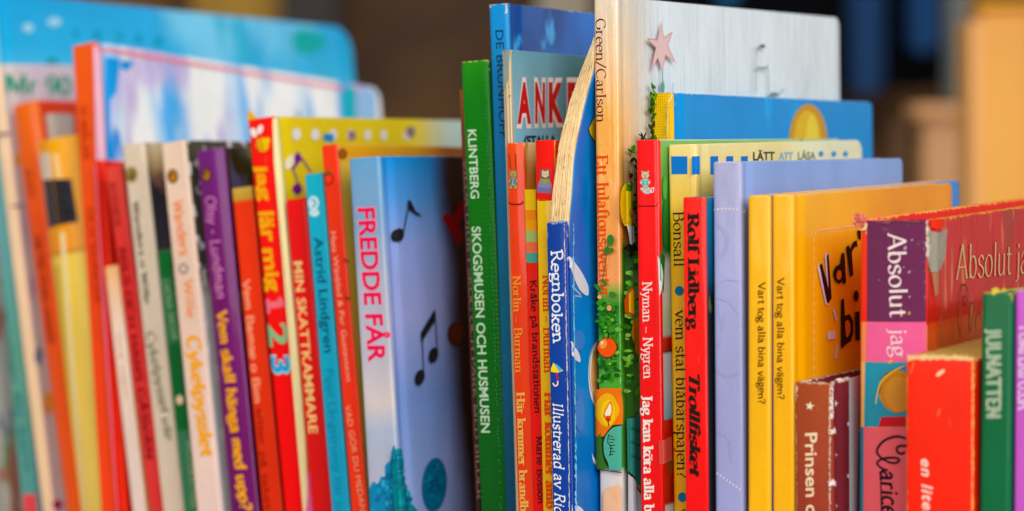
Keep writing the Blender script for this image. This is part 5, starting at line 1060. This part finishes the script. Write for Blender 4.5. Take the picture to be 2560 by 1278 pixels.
# ------------------------------------------------------------------ shelf and the room behind
def wood(name, c1, c2, scale=14, rough=.5, stretch=(1, 1, .12)):
    m, nt, p = newmat(name); N = nt.nodes; Lk = nt.links.new
    tc = N.new('ShaderNodeTexCoord'); mp = N.new('ShaderNodeMapping'); mp.inputs['Scale'].default_value = stretch; Lk(tc.outputs['Object'], mp.inputs[0])
    n = N.new('ShaderNodeTexNoise'); n.inputs['Scale'].default_value = scale; n.inputs['Detail'].default_value = 6; n.inputs['Distortion'].default_value = .8; Lk(mp.outputs[0], n.inputs[0])
    cr = N.new('ShaderNodeValToRGB'); cr.color_ramp.elements[0].position = .3; cr.color_ramp.elements[1].position = .7
    cr.color_ramp.elements[0].color = lin(c1); cr.color_ramp.elements[1].color = lin(c2)
    Lk(n.outputs['Fac'], cr.inputs[0]); Lk(cr.outputs[0], p.inputs['Base Color']); p.inputs['Roughness'].default_value = rough
    return m
def box(name, x0, x1, y0, y1, z0, z1, m, parent=None, bev=.004):
    return prism(name, [(x0, y0), (x1, y0), (x1, y1), (x0, y1)], z0, z1, m, parent, min(bev, (x1 - x0) * .2, (y1 - y0) * .2, (z1 - z0) * .2))
def wx(px, Y): return (px - CX) / F * Y
def wz(py, Y): return CAMZ - (py - HY) / F * Y
pine = wood('pine_shelf', '#b07a40', '#d09a58')
tag(box('shelf_board', -.9, .9, .5, 1.35, -.03, -.0002, pine), kind='structure')
tag(box('wall', -3.2, 3.2, 4.2, 4.3, -1.2, 2.6, wood('brown_wall', '#3e2c25', '#84602f', 3.2, .8, (1, 1, 1))), kind='structure')
tag(box('floor', -3.2, 3.2, -2.5, 4.2, -1.26, -1.2, wood('floor_wood', '#5a4030', '#7a5a40', 5)), kind='structure')
def thing(name, label, cat_, loc):
    o = bpy.data.objects.new(name, None); COL.objects.link(o); o.location = loc; return tag(o, label, cat_)
def put(root, o): o.parent = root; o.location = -Vector(root.location); return o
Y = 3.4
r = thing('wooden_chair', 'blurred light orange wooden cabinet side at the far right edge', 'cabinet', (wx(2520, 1.9), 1.9, -1.2)); r.name = 'wooden_cabinet'
Yc = 1.9; m1 = wood('cabinet_wood', '#e89a18', '#f6b838', 8, .45); m2 = wood('cabinet_edge', '#f0a860', '#f6b878', 8, .5)
put(r, box('side_panel', wx(2452, Yc), wx(2760, Yc), Yc, Yc + .03, -1.2, wz(22, Yc), m1, None)); put(r, box('edge_strip', wx(2425, Yc), wx(2451.5, Yc), Yc - .004, Yc + .05, -1.2, wz(52, Yc), m2, None)); put(r, box('top_board', wx(2440, Yc), wx(2770, Yc), Yc - .01, Yc + .04, wz(22, Yc) + .0005, wz(4, Yc), wood('cabinet_top', '#f0a828', '#f8b840', 8), None))
Yd = 2.3
r = thing('wooden_stool', 'blurred pale wooden stool standing behind the books, left of the orange cabinet', 'stool', (wx(2370, Yd), Yd, -1.2))
m3 = wood('stool_wood', '#d8a070', '#ecb888', 8, .5)
put(r, box('seat', wx(2290, Yd), wx(2470, Yd), Yd, Yd + .06, wz(300, Yd), wz(262, Yd), m3)); 
put(r, box('side_panel', wx(2316, Yd), wx(2470, Yd), Yd + .01, Yd + .05, -1.2, wz(300, Yd) - .0005, m3)); put(r, box('leg', wx(2262, Yd), wx(2300, Yd), Yd + .07, Yd + .1, -1.2, wz(300, Yd) - .0005, wood('dark_leg', '#5a3a12', '#6a4818')))
Ye = 3.6; dark = inkmat('#0a0a0e', rough=.9, coat=0)
r = thing('clothes_rack', 'blurred black cupboard opening high behind the silver book', 'cupboard', (wx(2130, Ye), Ye, -1.2)); r.name = 'black_cupboard'
put(r, box('cupboard_body', wx(1700, Ye), wx(2420, Ye), Ye, Ye + .4, wz(215, Ye), 1.6, dark))
def garment(px0, px1, py, Yg, hx, label):
    """a hanging strip of cloth with a rounded lower end and soft folds"""
    m = inkmat(hx, rough=.9, coat=0); n = 14; xs = [wx(px0, Yg) + (wx(px1, Yg) - wx(px0, Yg)) * i / n for i in range(n + 1)]; V = []; Fc = []
    cxm = (xs[0] + xs[-1]) / 2; hw = (xs[-1] - xs[0]) / 2
    for s_ in (0, 1):
        for i, x in enumerate(xs):
            q = (x - cxm) / hw; zb = wz(py, Yg) + (1 - math.sqrt(max(0, 1 - q * q))) * hw * .8
            for k in range(6): V.append((x, Yg + .01 * math.sin(i * 1.7) + s_ * .03, zb + (1.55 - zb) * k / 5))
    I = lambda s_, i, k: s_ * (n + 1) * 6 + i * 6 + k
    for i in range(n):
        for k in range(5): Fc.append((I(0, i, k), I(0, i + 1, k), I(0, i + 1, k + 1), I(0, i, k + 1))); Fc.append((I(1, i, k), I(1, i, k + 1), I(1, i + 1, k + 1), I(1, i + 1, k)))
        Fc.append((I(0, i, 0), I(1, i, 0), I(1, i + 1, 0), I(0, i + 1, 0))); Fc.append((I(0, i, 5), I(0, i + 1, 5), I(1, i + 1, 5), I(1, i, 5)))
    for k in range(5): Fc.append((I(0, 0, k), I(0, 0, k + 1), I(1, 0, k + 1), I(1, 0, k))); Fc.append((I(0, n, k), I(1, n, k), I(1, n, k + 1), I(0, n, k + 1)))
    o = link_mesh('hanging_cloth', V, Fc, m, angle=60); return tag(o, label, 'cloth', 'dark cloths hanging in the cupboard')
garment(2125, 2205, 235, 3.45, '#44699c', 'blurred slate blue cloth hanging just right of the silver book')
garment(2272, 2345, 130, 3.45, '#4472ac', 'blurred shorter blue cloth hanging right of the long slate blue one')
garment(2372, 2425, 260, 3.4, '#b8c0bc', 'blurred pale grey cloth hanging beside the orange cabinet')
tag(box('wooden_beam', wx(700, 3.9), wx(845, 3.9), 3.9, 4.0, -1.2, 1.7, wood('dark_post', '#150d0a', '#241610')), 'blurred dark post standing behind the sky blue book', 'post')
tag(box('gold_curtain', wx(470, 4.0), wx(715, 4.0), 4.05, 4.1, wz(120, 4.05), 1.6, wood('gold_cloth', '#9a7430', '#c8a050', 6)), 'blurred golden cloth high behind the sky blue book', 'curtain')
tag(box('wall_panel', wx(1345, 4.0), wx(1478, 4.0), 4.05, 4.1, wz(58, 4.05), 1.6, wood('pale_panel', '#c0b49c', '#b8b8ac', 3)), 'blurred pale panel on the wall behind the tall blue book', 'panel')
garment(1790, 1850, 3, 3.4, '#58b0e0', 'blurred light blue cloth, its lower end just over the top of the silver book')
